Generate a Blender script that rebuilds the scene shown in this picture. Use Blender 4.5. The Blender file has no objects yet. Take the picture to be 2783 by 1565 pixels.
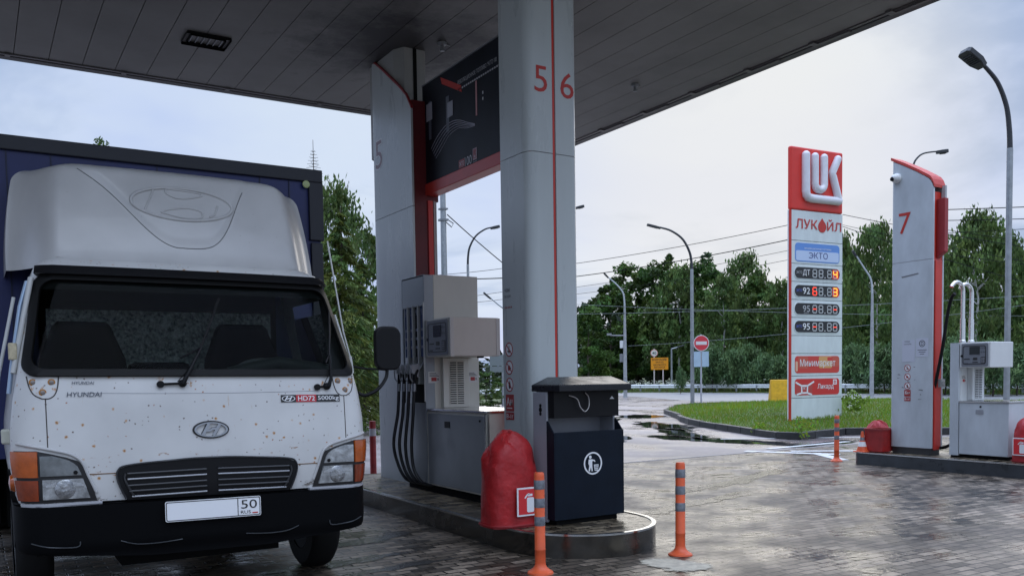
import bpy, bmesh, math, random
import numpy as np
from mathutils import Vector, Matrix
SC = bpy.context.scene
COL = SC.collection
RAD = math.radians
PI = math.pi
# ------------------------------------------------------------------ camera, world, sun, exposure
FPX, YAW, PITCH, ROLL, PPY, CH = 2374.0, .550804, -.0513341, .0151407, 1148.2, 1.45
_f = Vector((math.sin(YAW)*math.cos(PITCH), math.cos(YAW)*math.cos(PITCH), math.sin(PITCH)))
_r = Vector((math.cos(YAW), -math.sin(YAW), 0))
_u = _r.cross(_f)
CR = _r*math.cos(ROLL) - _u*math.sin(ROLL)
CU = _r*math.sin(ROLL) + _u*math.cos(ROLL)
cam_data = bpy.data.cameras.new('camera')
cam = bpy.data.objects.new('camera', cam_data)
COL.objects.link(cam)
cam.matrix_world = Matrix(((CR.x, CU.x, -_f.x, 0), (CR.y, CU.y, -_f.y, 0), (CR.z, CU.z, -_f.z, CH), (0, 0, 0, 1)))
cam_data.sensor_width = 36.0
cam_data.lens = FPX/2783*36
cam_data.shift_y = (PPY-782.5)/2783
cam_data.clip_start = .05
cam_data.clip_end = 3000
SC.camera = cam

SUN_AZ, SUN_EL = 47.0, 13.0
world = bpy.data.worlds.new("World")
SC.world = world
world.use_nodes = True
def make_world():
    nt = world.node_tree; N = nt.nodes; L = nt.links
    N.clear()
    out = N.new('ShaderNodeOutputWorld'); bg = N.new('ShaderNodeBackground')
    L.new(bg.outputs[0], out.inputs[0])
    bg.inputs[1].default_value = .1
    sky = N.new('ShaderNodeTexSky'); sky.sky_type = 'NISHITA'; sky.sun_disc = False
    sky.sun_elevation = RAD(SUN_EL); sky.sun_rotation = RAD(SUN_AZ)
    tc = N.new('ShaderNodeTexCoord')
    sep = N.new('ShaderNodeSeparateXYZ'); L.new(tc.outputs['Generated'], sep.inputs[0])
    def math_(op, a, b=None, c=None):
        n = N.new('ShaderNodeMath'); n.operation = op
        for i, v in enumerate((a, b, c)):
            if v is None: continue
            if isinstance(v, (int, float)): n.inputs[i].default_value = v
            else: L.new(v, n.inputs[i])
        return n.outputs[0]
    zz = math_('ADD', math_('MAXIMUM', sep.outputs[2], 0.0), .16)
    comb = N.new('ShaderNodeCombineXYZ')
    L.new(math_('DIVIDE', sep.outputs[0], zz), comb.inputs[0]); L.new(math_('DIVIDE', sep.outputs[1], zz), comb.inputs[1])
    def noise(scale, detail, rough, off):
        m = N.new('ShaderNodeMapping'); m.inputs['Location'].default_value = off
        L.new(comb.outputs[0], m.inputs[0])
        n = N.new('ShaderNodeTexNoise'); n.inputs['Scale'].default_value = scale; n.inputs['Detail'].default_value = detail
        n.inputs['Roughness'].default_value = rough; n.inputs['Distortion'].default_value = .35
        L.new(m.outputs[0], n.inputs['Vector'])
        return n.outputs[0]
    def ramp(v, a, b, ca, cb):
        r = N.new('ShaderNodeMapRange'); r.interpolation_type = 'SMOOTHSTEP'
        r.inputs[1].default_value = a; r.inputs[2].default_value = b; r.inputs[3].default_value = ca; r.inputs[4].default_value = cb
        L.new(v, r.inputs[0]); return r.outputs[0]
    def mix(fac, a, b):
        m = N.new('ShaderNodeMix'); m.data_type = 'RGBA'
        if isinstance(fac, float): m.inputs[0].default_value = fac
        else: L.new(fac, m.inputs[0])
        for i, v in ((6, a), (7, b)):
            if isinstance(v, tuple): m.inputs[i].default_value = (*v, 1)
            else: L.new(v, m.inputs[i])
        return m.outputs[2]
    # high thin cloud over the clear sky, blue-grey lower cloud patches over that
    thin = mix(ramp(noise(.55, 5, .55, (3.1, 1.2, 0)), .36, .64, 0, 1), (3.5, 4.3, 6.4), (4.7, 5.4, 6.5))
    base = mix(.97, sky.outputs[0], thin)
    low = ramp(noise(.95, 6, .55, (2.3, 9.1, 1.0)), .46, .64, 0, .9)
    base = mix(low, base, (2.3, 3.1, 4.7))
    # the sun behind the cloud: the cloud round it is brighter and warmer
    dot = N.new('ShaderNodeVectorMath'); dot.operation = 'DOT_PRODUCT'
    L.new(tc.outputs['Generated'], dot.inputs[0])
    dot.inputs[1].default_value = (math.sin(RAD(SUN_AZ))*math.cos(RAD(SUN_EL)), math.cos(RAD(SUN_AZ))*math.cos(RAD(SUN_EL)), math.sin(RAD(SUN_EL)))
    glow = ramp(dot.outputs['Value'], .955, 1.0, 0, .7)
    base = mix(glow, base, (6.3, 6.2, 5.9))
    # overcast sky: the cloud is brighter overhead than towards the horizon
    up = ramp(sep.outputs[2], .40, .95, 1.0, 4.2)
    sc = N.new('ShaderNodeVectorMath'); sc.operation = 'SCALE'; L.new(base, sc.inputs[0]); L.new(up, sc.inputs[3])
    L.new(sc.outputs[0], bg.inputs[0])
make_world()
sun_l = bpy.data.lights.new('sun', 'SUN'); sun_l.energy = .55; sun_l.angle = RAD(45); sun_l.color = (1, .93, .82)
sun_o = bpy.data.objects.new('sun', sun_l); COL.objects.link(sun_o)
sun_o.rotation_euler = (RAD(90-SUN_EL), 0, RAD(180-SUN_AZ))
SC.view_settings.view_transform = 'Standard'
SC.view_settings.look = 'None'
SC.view_settings.exposure = 0.5
SC.view_settings.gamma = 1.0
SC.cycles.max_bounces = 8
SC.cycles.transparent_max_bounces = 12

# ------------------------------------------------------------------ helpers
def ray(px, py):
    """direction through a pixel of the 2576 px wide view used for measuring"""
    k = 2783/2576
    return CR*((px*k-1391.5)/FPX) - CU*((py*k-PPY)/FPX) + _f
def far(px, py, dist):
    d = ray(px, py); s = dist/math.hypot(d.x, d.y)
    return Vector((0, 0, CH)) + d*s
def on_z(px, py, z=0.0):
    d = ray(px, py)
    return Vector((0, 0, CH)) + d*((z-CH)/d.z)
def on_x(px, py, x):
    d = ray(px, py); return Vector((0, 0, CH)) + d*(x/d.x)
def on_y(px, py, y):
    d = ray(px, py); return Vector((0, 0, CH)) + d*(y/d.y)

MATS = {}
def P(name, col, rough=.5, metal=0.0, var=0.0, vs=6.0, bump=0.0, bs=60.0, coat=0.0, spec=.5, rvar=0.0, emit=None, det=5, stretch=None):
    if name in MATS: return MATS[name]
    m = bpy.data.materials.new(name); m.use_nodes = True
    nt = m.node_tree; N = nt.nodes; L = nt.links
    b = N['Principled BSDF']
    b.inputs['Base Color'].default_value = (*col, 1); b.inputs['Roughness'].default_value = rough
    b.inputs['Metallic'].default_value = metal; b.inputs['Coat Weight'].default_value = coat
    b.inputs['Specular IOR Level'].default_value = spec
    if emit:
        b.inputs['Emission Color'].default_value = (*emit[:3], 1); b.inputs['Emission Strength'].default_value = emit[3]
    tc = N.new('ShaderNodeTexCoord')
    if var or rvar:
        n = N.new('ShaderNodeTexNoise'); n.inputs['Scale'].default_value = vs; n.inputs['Detail'].default_value = det
        n.inputs['Roughness'].default_value = .62
        if stretch:
            mp = N.new('ShaderNodeMapping'); mp.inputs['Scale'].default_value = (1, 1, stretch); L.new(tc.outputs['Object'], mp.inputs[0]); L.new(mp.outputs[0], n.inputs['Vector'])
        else: L.new(tc.outputs['Object'], n.inputs['Vector'])
        mr = N.new('ShaderNodeMapRange'); mr.inputs[1].default_value = .3; mr.inputs[2].default_value = .7
        L.new(n.outputs[0], mr.inputs[0])
        if var:
            mx = N.new('ShaderNodeMix'); mx.data_type = 'RGBA'
            mx.inputs[6].default_value = (*[c*(1-var) for c in col], 1); mx.inputs[7].default_value = (*[min(1, c*(1+var)) for c in col], 1)
            L.new(mr.outputs[0], mx.inputs[0]); L.new(mx.outputs[2], b.inputs['Base Color'])
        if rvar:
            r2 = N.new('ShaderNodeMapRange'); r2.inputs[1].default_value = .3; r2.inputs[2].default_value = .7
            r2.inputs[3].default_value = max(.02, rough-rvar); r2.inputs[4].default_value = min(1, rough+rvar)
            L.new(n.outputs[0], r2.inputs[0]); L.new(r2.outputs[0], b.inputs['Roughness'])
    if bump:
        n2 = N.new('ShaderNodeTexNoise'); n2.inputs['Scale'].default_value = bs; n2.inputs['Detail'].default_value = 4
        L.new(tc.outputs['Object'], n2.inputs['Vector'])
        bp = N.new('ShaderNodeBump'); bp.inputs['Strength'].default_value = bump; bp.inputs['Distance'].default_value = .02
        L.new(n2.outputs[0], bp.inputs['Height']); L.new(bp.outputs[0], b.inputs['Normal'])
    MATS[name] = m
    return m
def nodes_of(m): return m.node_tree.nodes, m.node_tree.links, m.node_tree.nodes['Principled BSDF']

def glass_mat(name, tint, refl=1.0, ior=1.5):
    if name in MATS: return MATS[name]
    m = bpy.data.materials.new(name); m.use_nodes = True
    N = m.node_tree.nodes; L = m.node_tree.links; N.clear()
    out = N.new('ShaderNodeOutputMaterial'); mx = N.new('ShaderNodeMixShader'); fr = N.new('ShaderNodeFresnel')
    fr.inputs[0].default_value = ior
    tr = N.new('ShaderNodeBsdfTransparent'); tr.inputs[0].default_value = (*tint, 1)
    gl = N.new('ShaderNodeBsdfGlossy'); gl.inputs['Roughness'].default_value = .03; gl.inputs[0].default_value = (refl, refl, refl, 1)
    L.new(fr.outputs[0], mx.inputs[0]); L.new(tr.outputs[0], mx.inputs[1]); L.new(gl.outputs[0], mx.inputs[2]); L.new(mx.outputs[0], out.inputs[0])
    MATS[name] = m
    return m

class MB:
    """collects shapes and links them as ONE mesh object"""
    def __init__(s): s.v = []; s.f = []; s.mi = []; s.M = None
    def add(s, vs, fs, mi=0):
        o = len(s.v)
        for p in vs:
            p = Vector(p)
            if s.M is not None: p = s.M @ p
            s.v.append(p)
        for f in fs: s.f.append([i+o for i in f]); s.mi.append(mi)
        return s
    def box(s, x0, x1, y0, y1, z0, z1, mi=0):
        vs = [(x, y, z) for z in (z0, z1) for y in (y0, y1) for x in (x0, x1)]
        return s.add(vs, [(0, 2, 3, 1), (4, 5, 7, 6), (0, 1, 5, 4), (2, 6, 7, 3), (0, 4, 6, 2), (1, 3, 7, 5)], mi)
    def hexa(s, pts, mi=0):
        """8 points: bottom four counter-clockwise, then the top four"""
        return s.add(pts, [(3, 2, 1, 0), (4, 5, 6, 7), (0, 1, 5, 4), (1, 2, 6, 5), (2, 3, 7, 6), (3, 0, 4, 7)], mi)
    def tube(s, pts, r, n=10, mi=0, caps=True, squash=1.0):
        pts = [Vector(p) for p in pts]; k = len(pts)
        rs = r if isinstance(r, (list, tuple)) else [r]*k
        t0 = (pts[1]-pts[0]).normalized()
        a = t0.orthogonal().normalized()
        if abs(t0.z) > .9: a = (Vector((1, 0, 0)) - t0*t0.x).normalized()
        vs = []
        for i, p in enumerate(pts):
            t = (pts[min(i+1, k-1)]-pts[max(i-1, 0)]).normalized()
            a = (a - t*a.dot(t)).normalized(); b = t.cross(a)
            for j in range(n):
                w = 2*PI*j/n
                vs.append(p + a*(math.cos(w)*rs[i]) + b*(math.sin(w)*rs[i]*squash))
        fs = [(i*n+j, i*n+(j+1) % n, (i+1)*n+(j+1) % n, (i+1)*n+j) for i in range(k-1) for j in range(n)]
        if caps: fs += [tuple(reversed(range(n))), tuple((k-1)*n+j for j in range(n))]
        return s.add(vs, fs, mi)
    def lathe(s, prof, c=(0, 0, 0), n=20, mi=0, axis='z', caps=True):
        vs = []
        for r, z in prof:
            for j in range(n):
                w = 2*PI*j/n; q = (math.cos(w)*r, math.sin(w)*r, z)
                if axis == 'y': q = (q[0], -q[2], q[1])
                if axis == 'x': q = (-q[2], q[0], q[1])
                vs.append((c[0]+q[0], c[1]+q[1], c[2]+q[2]))
        k = len(prof)
        fs = [(i*n+j, i*n+(j+1) % n, (i+1)*n+(j+1) % n, (i+1)*n+j) for i in range(k-1) for j in range(n)]
        if caps: fs += [tuple(reversed(range(n))), tuple((k-1)*n+j for j in range(n))]
        return s.add(vs, fs, mi)
    def prism(s, poly, fn, c0, c1, mi=0):
        """poly of (a, b); fn(a, b, c) -> point; extruded from c0 to c1"""
        n = len(poly)
        vs = [fn(a, b, c0) for a, b in poly] + [fn(a, b, c1) for a, b in poly]
        fs = [tuple(range(n-1, -1, -1)), tuple(range(n, 2*n))] + [(i, (i+1) % n, n+(i+1) % n, n+i) for i in range(n)]
        return s.add(vs, fs, mi)
    def grid(s, fn, us, vs_, mi=0, skip=None):
        pts = [fn(u, v) for v in vs_ for u in us]; n = len(us)
        fs = [(j*n+i, j*n+i+1, (j+1)*n+i+1, (j+1)*n+i) for j in range(len(vs_)-1) for i in range(n-1) if not (skip and skip(i, j))]
        return s.add(pts, fs, mi)
    def build(s, name, mats, parent=None, smooth=None, bevel=0.0, fix=True, seg=2, loc=None):
        me = bpy.data.meshes.new(name)
        me.from_pydata([tuple(p) for p in s.v], [], s.f)
        if not isinstance(mats, (list, tuple)): mats = [mats]
        for m in mats: me.materials.append(m)
        if len(mats) > 1: me.polygons.foreach_set('material_index', s.mi)
        if fix:
            bm = bmesh.new(); bm.from_mesh(me); bmesh.ops.recalc_face_normals(bm, faces=bm.faces); bm.to_mesh(me); bm.free()
        me.update()
        if smooth is not None:
            me.shade_smooth(); me.set_sharp_from_angle(angle=RAD(smooth))
        o = bpy.data.objects.new(name, me); COL.objects.link(o)
        if parent is not None: o.parent = parent
        if loc is not None: o.location = loc
        if bevel:
            md = o.modifiers.new('bevel', 'BEVEL'); md.width = bevel; md.segments = seg; md.limit_method = 'ANGLE'; md.angle_limit = RAD(40)
        return o

def tag(o, label, cat, group=None):
    o['label'] = label; o['category'] = cat
    if group: o['group'] = group
    return o
def thing(name, label, cat, loc=(0, 0, 0), rz=0.0, group=None, rot=None):
    o = bpy.data.objects.new(name, None); COL.objects.link(o)
    o.location = loc; o.rotation_euler = rot or (0, 0, rz)
    o.empty_display_size = .2
    return tag(o, label, cat, group)
def structure(o): o['kind'] = 'structure'; return o
def stuff(o): o['kind'] = 'stuff'; return o
def dup(root, loc, rz=None, label=None, scale=None, rot=None, name=None):
    def cp(o, par):
        c = o.copy(); COL.objects.link(c); c.parent = par
        for ch in o.children: cp(ch, c)
        return c
    r = cp(root, None); r.location = loc
    if rz is not None: r.rotation_euler = (0, 0, rz)
    if rot is not None: r.rotation_euler = rot
    if scale is not None: r.scale = (scale, scale, scale) if isinstance(scale, (int, float)) else scale
    if label: r['label'] = label
    return r

def rrect(x0, x1, y0, y1, r, n=5):
    out = []
    for cx, cy, a0 in ((x1-r, y1-r, 0), (x0+r, y1-r, 90), (x0+r, y0+r, 180), (x1-r, y0+r, 270)):
        for i in range(n+1):
            a = RAD(a0+90*i/n); out.append((cx+r*math.cos(a), cy+r*math.sin(a)))
    return out
def circle(cx, cy, r, n=28, ry=None):
    ry = ry or r
    return [(cx+r*math.cos(2*PI*i/n), cy+ry*math.sin(2*PI*i/n)) for i in range(n)]
class Frame:
    """a plane in space: o + a*right + b*up + c*normal"""
    def __init__(s, o, right, up=(0, 0, 1)):
        s.o = Vector(o); s.r = Vector(right).normalized(); s.u = Vector(up).normalized(); s.n = s.r.cross(s.u)
    def __call__(s, a, b, c=0.0): return s.o + s.r*a + s.u*b + s.n*c
def plate(mb, fr, poly, c0, c1, mi=0): return mb.prism(poly, fr, c0, c1, mi)
def ring(mb, fr, outer, inner, c0, c1, mi=0):
    n = len(outer)
    vs = [fr(a, b, c1) for a, b in outer] + [fr(a, b, c1) for a, b in inner] + [fr(a, b, c0) for a, b in outer] + [fr(a, b, c0) for a, b in inner]
    fs = []
    for i in range(n):
        j = (i+1) % n
        fs += [(i, j, n+j, n+i), (2*n+i, 2*n+j, j, i), (n+i, n+j, 3*n+j, 3*n+i)]
    return mb.add(vs, fs, mi)
def stroke(mb, fr, pts, w, c0, c1, mi=0, closed=False):
    """a flat line of width w through 2-D points"""
    pts = [Vector(p) for p in pts]; k = len(pts); L_ = []; R_ = []
    for i, p in enumerate(pts):
        a = pts[(i-1) % k] if (closed or i > 0) else p; b = pts[(i+1) % k] if (closed or i < k-1) else p
        t = (b-a).normalized(); q = Vector((-t.y, t.x))*w/2
        L_.append(p+q); R_.append(p-q)
    if closed: return ring(mb, fr, [tuple(p) for p in R_], [tuple(p) for p in L_], c0, c1, mi)
    return plate(mb, fr, [tuple(p) for p in L_] + [tuple(p) for p in reversed(R_)], c0, c1, mi)
_TXT = {}
def text_geo(s, bold=0.0):
    key = (s, bold)
    if key in _TXT: return _TXT[key]
    if s.startswith('Э') and len(s) > 1:
        # the reversed E is set as a mirrored C with a bar, followed by the rest of the word
        v1, f1 = text_geo('C', bold); v2, f2 = text_geo(s[1:], bold)
        x1 = max(v[0] for v in v1); x0 = min(v[0] for v in v1); y0 = min(v[1] for v in v1); y1 = max(v[1] for v in v1); ym = (y0+y1)/2; sh = x1-x0+.10-min(v[0] for v in v2)
        vs = [(x1-v[0], v[1]) for v in v1]; fs = [list(reversed(f)) for f in f1]; k = len(vs)
        vs += [((x1-x0)*.30, ym-.045), ((x1-x0)*.93, ym-.045), ((x1-x0)*.93, ym+.045), ((x1-x0)*.30, ym+.045)]; fs.append([k, k+1, k+2, k+3]); k = len(vs)
        vs += [(v[0]+sh, v[1]) for v in v2]; fs += [[i+k for i in f] for f in f2]
        _TXT[key] = (vs, fs); return vs, fs
    cu = bpy.data.curves.new('lettering', 'FONT'); cu.body = s; cu.resolution_u = 3
    cu.offset = bold
    ob = bpy.data.objects.new('lettering', cu); COL.objects.link(ob)
    dg = bpy.context.evaluated_depsgraph_get()
    me = bpy.data.meshes.new_from_object(ob.evaluated_get(dg))
    vs = [tuple(v.co[:2]) for v in me.vertices]; fs = [list(p.vertices) for p in me.polygons]
    bpy.data.objects.remove(ob); bpy.data.meshes.remove(me); bpy.data.curves.remove(cu)
    _TXT[key] = (vs, fs)
    return vs, fs
def text(mb, fr, s, a0, a1, b0, b1, c=.003, mi=0, bold=0.0, slant=0.0, keep=False):
    """lettering fitted into the rectangle a0..a1, b0..b1 of a frame"""
    vs, fs = text_geo(s, bold)
    if not vs: return mb
    x0 = min(v[0] for v in vs); x1 = max(v[0] for v in vs); y0 = min(v[1] for v in vs); y1 = max(v[1] for v in vs)
    sx = (a1-a0)/(x1-x0); sy = (b1-b0)/(y1-y0)
    if keep: sx = sy; a0 = (a0+a1)/2-(x1-x0)*sx/2
    out = [fr(a0+(x-x0)*sx+slant*(y-y0)*sy, b0+(y-y0)*sy, c) for x, y in vs]
    return mb.add(out, fs, mi)

def smooth_path(pts, n=6):
    pts = [Vector(p) for p in pts]; out = []
    for i in range(len(pts)-1):
        p0 = pts[max(i-1, 0)]; p1 = pts[i]; p2 = pts[i+1]; p3 = pts[min(i+2, len(pts)-1)]
        for j in range(n):
            t = j/n
            out.append(.5*((2*p1)+(p2-p0)*t+(2*p0-5*p1+4*p2-p3)*t*t+(3*p1-p0-3*p2+p3)*t**3))
    out.append(pts[-1])
    return out

# ------------------------------------------------------------------ shared materials
PANEL = P('panel_grey_white', (.51, .545, .535), .30, var=.05, vs=4.0, bump=.05, bs=2.2, det=7, stretch=.2, rvar=.08)
PANEL_DIRTY = P('panel_weathered', (.50, .535, .56), .42, var=.13, vs=3.5, det=9, stretch=.45, bump=.04, bs=2.5)
RED = P('sign_red', (.55, .035, .022), .38, var=.10, vs=4)
DARKRED = P('frame_red', (.30, .022, .024), .42, var=.12, vs=4)
WHITE = P('white_plastic', (.74, .75, .74), .35, var=.04, vs=3)
BLACK = P('black_plastic', (.006, .006, .007), .45, spec=.22)
BLACKM = P('black_matt', (.006, .006, .006), .85, spec=.15)
RUBBER = P('rubber', (.009, .009, .009), .6, spec=.2, bump=.1, bs=40)
STEEL = P('galvanised', (.34, .36, .37), .45, .75, var=.18, vs=9, rvar=.1)
CHROME = P('polished_steel', (.62, .63, .62), .16, 1.0, rvar=.06, vs=20)
GREYM = P('grey_metal', (.22, .23, .24), .45, .3)
PUMPW = P('pump_enamel', (.62, .595, .51), .42, var=.06, vs=3.5, det=8, stretch=.5, bump=.03, bs=4)
BRUSHED = P('brushed_steel', (.25, .27, .28), .36, .5, var=.10, vs=3, rvar=.08)
SILVER = P('reflective_band', (.20, .21, .23), .38, .3, var=.35, vs=30)
ORANGE = P('post_orange', (.74, .115, .035), .45, var=.14, vs=8, bump=.04, bs=20)
LETTER_RED = P('lettering_red', (.50, .03, .02), .4)
LETTER_WHITE = P('lettering_white', (.8, .8, .8), .4)
LETTER_BLACK = P('lettering_black', (.02, .02, .02), .5)
LETTER_GREY = P('lettering_grey', (.25, .25, .27), .5)
AMBER = P('amber_lens', (.44, .085, .008), .18, var=.2, vs=20, coat=.5)

def paving_mat(name, wet=1.0, tint=(1, 1, 1), rot=0.0):
    m = P(name, (.2, .18, .16), .4); N, L, b = nodes_of(m)
    geo = N.new('ShaderNodeNewGeometry')
    mp = N.new('ShaderNodeMapping'); mp.inputs['Rotation'].default_value = (0, 0, rot)
    L.new(geo.outputs['Position'], mp.inputs[0])
    # slight wobble so that the courses are not ruler straight
    wn = N.new('ShaderNodeTexNoise'); wn.inputs['Scale'].default_value = 1.1; wn.inputs['Detail'].default_value = 2
    L.new(geo.outputs['Position'], wn.inputs['Vector'])
    sc = N.new('ShaderNodeVectorMath'); sc.operation = 'SCALE'; sc.inputs[3].default_value = .05
    L.new(wn.outputs['Color'], sc.inputs[0])
    ad = N.new('ShaderNodeVectorMath'); ad.operation = 'ADD'; L.new(mp.outputs[0], ad.inputs[0]); L.new(sc.outputs[0], ad.inputs[1])
    br = N.new('ShaderNodeTexBrick'); br.inputs['Scale'].default_value = 1.0
    br.inputs['Brick Width'].default_value = .192; br.inputs['Row Height'].default_value = .096
    br.inputs['Mortar Size'].default_value = .009; br.inputs['Mortar Smooth'].default_value = .35
    br.inputs['Color1'].default_value = (.040*tint[0], .030*tint[1], .020*tint[2], 1); br.inputs['Color2'].default_value = (.27*tint[0], .213*tint[1], .158*tint[2], 1)
    br.inputs['Mortar'].default_value = (.006, .005, .004, 1)
    L.new(ad.outputs[0], br.inputs['Vector'])
    n1 = N.new('ShaderNodeTexNoise'); n1.inputs['Scale'].default_value = .55; n1.inputs['Detail'].default_value = 6; n1.inputs['Roughness'].default_value = .6
    L.new(geo.outputs['Position'], n1.inputs['Vector'])
    n2 = N.new('ShaderNodeTexNoise'); n2.inputs['Scale'].default_value = 26; n2.inputs['Detail'].default_value = 5
    L.new(geo.outputs['Position'], n2.inputs['Vector'])
    mr = N.new('ShaderNodeMapRange'); mr.inputs[1].default_value = .35; mr.inputs[2].default_value = .68; mr.inputs[3].default_value = .55; mr.inputs[4].default_value = 1.45
    L.new(n1.outputs[0], mr.inputs[0])
    mr2 = N.new('ShaderNodeMapRange'); mr2.inputs[1].default_value = .25; mr2.inputs[2].default_value = .75; mr2.inputs[3].default_value = .65; mr2.inputs[4].default_value = 1.35
    L.new(n2.outputs[0], mr2.inputs[0])
    mu = N.new('ShaderNodeMath'); mu.operation = 'MULTIPLY'; L.new(mr.outputs[0], mu.inputs[0]); L.new(mr2.outputs[0], mu.inputs[1])
    vm = N.new('ShaderNodeVectorMath'); vm.operation = 'SCALE'; L.new(br.outputs['Color'], vm.inputs[0]); L.new(mu.outputs[0], vm.inputs[3])
    L.new(vm.outputs[0], b.inputs['Base Color'])
    # wet film: smooth in the hollows, rougher on the crowns of the blocks
    rr = N.new('ShaderNodeMapRange'); rr.inputs[1].default_value = .40; rr.inputs[2].default_value = .62; rr.inputs[3].default_value = .12; rr.inputs[4].default_value = .46
    nw = N.new('ShaderNodeTexNoise'); nw.inputs['Scale'].default_value = 1.5; nw.inputs['Detail'].default_value = 7
    L.new(geo.outputs['Position'], nw.inputs['Vector']); L.new(nw.outputs[0], rr.inputs[0])
    bw = N.new('ShaderNodeRGBToBW'); L.new(br.outputs['Color'], bw.inputs[0])
    rb = N.new('ShaderNodeMath'); rb.operation = 'MULTIPLY_ADD'; rb.inputs[1].default_value = .8; L.new(bw.outputs[0], rb.inputs[0]); L.new(rr.outputs[0], rb.inputs[2])
    L.new(rb.outputs[0], b.inputs['Roughness'])
    inv = N.new('ShaderNodeMath'); inv.operation = 'SUBTRACT'; inv.inputs[0].default_value = 1.0; L.new(br.outputs['Fac'], inv.inputs[1])
    pn = N.new('ShaderNodeTexNoise'); pn.inputs['Scale'].default_value = 7; pn.inputs['Detail'].default_value = 5
    L.new(geo.outputs['Position'], pn.inputs['Vector'])
    hs = N.new('ShaderNodeMath'); hs.operation = 'MULTIPLY_ADD'; hs.inputs[1].default_value = .9; L.new(pn.outputs[0], hs.inputs[0]); L.new(inv.outputs[0], hs.inputs[2])
    bp = N.new('ShaderNodeBump'); bp.inputs['Strength'].default_value = .8; bp.inputs['Distance'].default_value = .014
    L.new(hs.outputs[0], bp.inputs['Height']); L.new(bp.outputs[0], b.inputs['Normal'])
    b.inputs['Specular IOR Level'].default_value = .55
    return m
PAVING = paving_mat('block_paving')
PAVING_ISL = paving_mat('island_paving', tint=(1.1, 1.1, .95))

def asphalt_mat():
    m = P('wet_asphalt', (.16, .145, .14), .4); N, L, b = nodes_of(m)
    geo = N.new('ShaderNodeNewGeometry')
    def nz(s, d, r=.55):
        n = N.new('ShaderNodeTexNoise'); n.inputs['Scale'].default_value = s; n.inputs['Detail'].default_value = d; n.inputs['Roughness'].default_value = r
        L.new(geo.outputs['Position'], n.inputs['Vector']); return n.outputs[0]
    def mrn(v, a, b_, c, d):
        n = N.new('ShaderNodeMapRange'); n.inputs[1].default_value = a; n.inputs[2].default_value = b_; n.inputs[3].default_value = c; n.inputs[4].default_value = d
        L.new(v, n.inputs[0]); return n.outputs[0]
    rp = N.new('ShaderNodeMix'); rp.data_type = 'RGBA'; rp.inputs[6].default_value = (.11, .092, .090, 1); rp.inputs[7].default_value = (.28, .238, .225, 1)
    L.new(mrn(nz(.22, 6), .35, .65, 0, 1), rp.inputs[0])
    vm = N.new('ShaderNodeVectorMath'); vm.operation = 'SCALE'; L.new(rp.outputs[2], vm.inputs[0]); L.new(mrn(nz(9, 8, .75), .25, .75, .6, 1.4), vm.inputs[3])
    L.new(vm.outputs[0], b.inputs['Base Color'])
    L.new(mrn(nz(.45, 6), .38, .60, .16, .5), b.inputs['Roughness'])
    bp = N.new('ShaderNodeBump'); bp.inputs['Strength'].default_value = .35; bp.inputs['Distance'].default_value = .006
    L.new(nz(55, 3), bp.inputs['Height']); L.new(bp.outputs[0], b.inputs['Normal'])
    return m
ASPHALT = asphalt_mat()
SOIL = P('soil', (.085, .10, .035), .9, var=.4, vs=.8)
TURF = P('turf', (.075, .105, .02), .9, var=.55, vs=1.4, det=9)
KERB = P('wet_kerb_concrete', (.022, .022, .022), .5, var=.4, vs=6, bump=.3, bs=18)
CONC = P('pale_concrete', (.52, .47, .37), .75, var=.25, vs=16, bump=.3, bs=60)
MARKW = P('road_paint', (.62, .62, .60), .5, var=.22, vs=7)
WATER = P('puddle_water', (.02, .02, .018), .03, spec=.6)

# ------------------------------------------------------------------ ground
mb = MB(); mb.add([(-700, -300, -.03), (1200, -300, -.03), (1200, 1500, -.03), (-700, 1500, -.03)], [(0, 1, 2, 3)])
structure(mb.build('ground', SOIL))
mb = MB(); mb.add([(-60, -40, 0), (200, -40, 0), (200, 140, 0), (-60, 140, 0)], [(0, 1, 2, 3)])
structure(mb.build('road', ASPHALT))
mb = MB(); mb.add([(-25, -25, .004), (24, -25, .004), (24, 11.36, .004), (-25, 11.36, .004)], [(0, 1, 2, 3)])
structure(mb.build('forecourt_pavement', PAVING))
# line of edging blocks where the paving meets the asphalt
mb = MB()
for i in range(46):
    x = -16+i*.8
    mb.box(x, x+.79, 11.36, 11.44, -.05, .012)
structure(mb.build('paving_edge_kerb', P('edging', (.24, .22, .21), .55, var=.2, vs=8), bevel=.004))
def blob(name, cx, cy, rx, ry, rz, z, seed, mat, n=90, rough=.35):
    rnd = random.Random(seed); ph = [(rnd.uniform(0, 6.28), rnd.uniform(.4, 1)/(k+1)**.8, k+1) for k in range(14)]
    pts = [(cx, cy, z)]
    for i in range(n):
        a = 2*PI*i/n; s = 1 + rough*sum(A*math.sin(f*a+p) for p, A, f in ph)*.45; s = max(.25, s)*1.35
        x, y = math.cos(a)*rx*s, math.sin(a)*ry*s
        pts.append((cx+x*math.cos(rz)-y*math.sin(rz), cy+x*math.sin(rz)+y*math.cos(rz), z))
    b = MB(); b.add(pts, [(0, i+1, (i+1) % n+1) for i in range(n)]); o = b.build(name, mat); me = o.data
    at = me.color_attributes.new('depth', 'FLOAT_COLOR', 'POINT')
    for i in range(len(pts)): v = 1.0 if i == 0 else 0.0; at.data[i].color = (v, v, v, 1)
    return structure(o)
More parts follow.
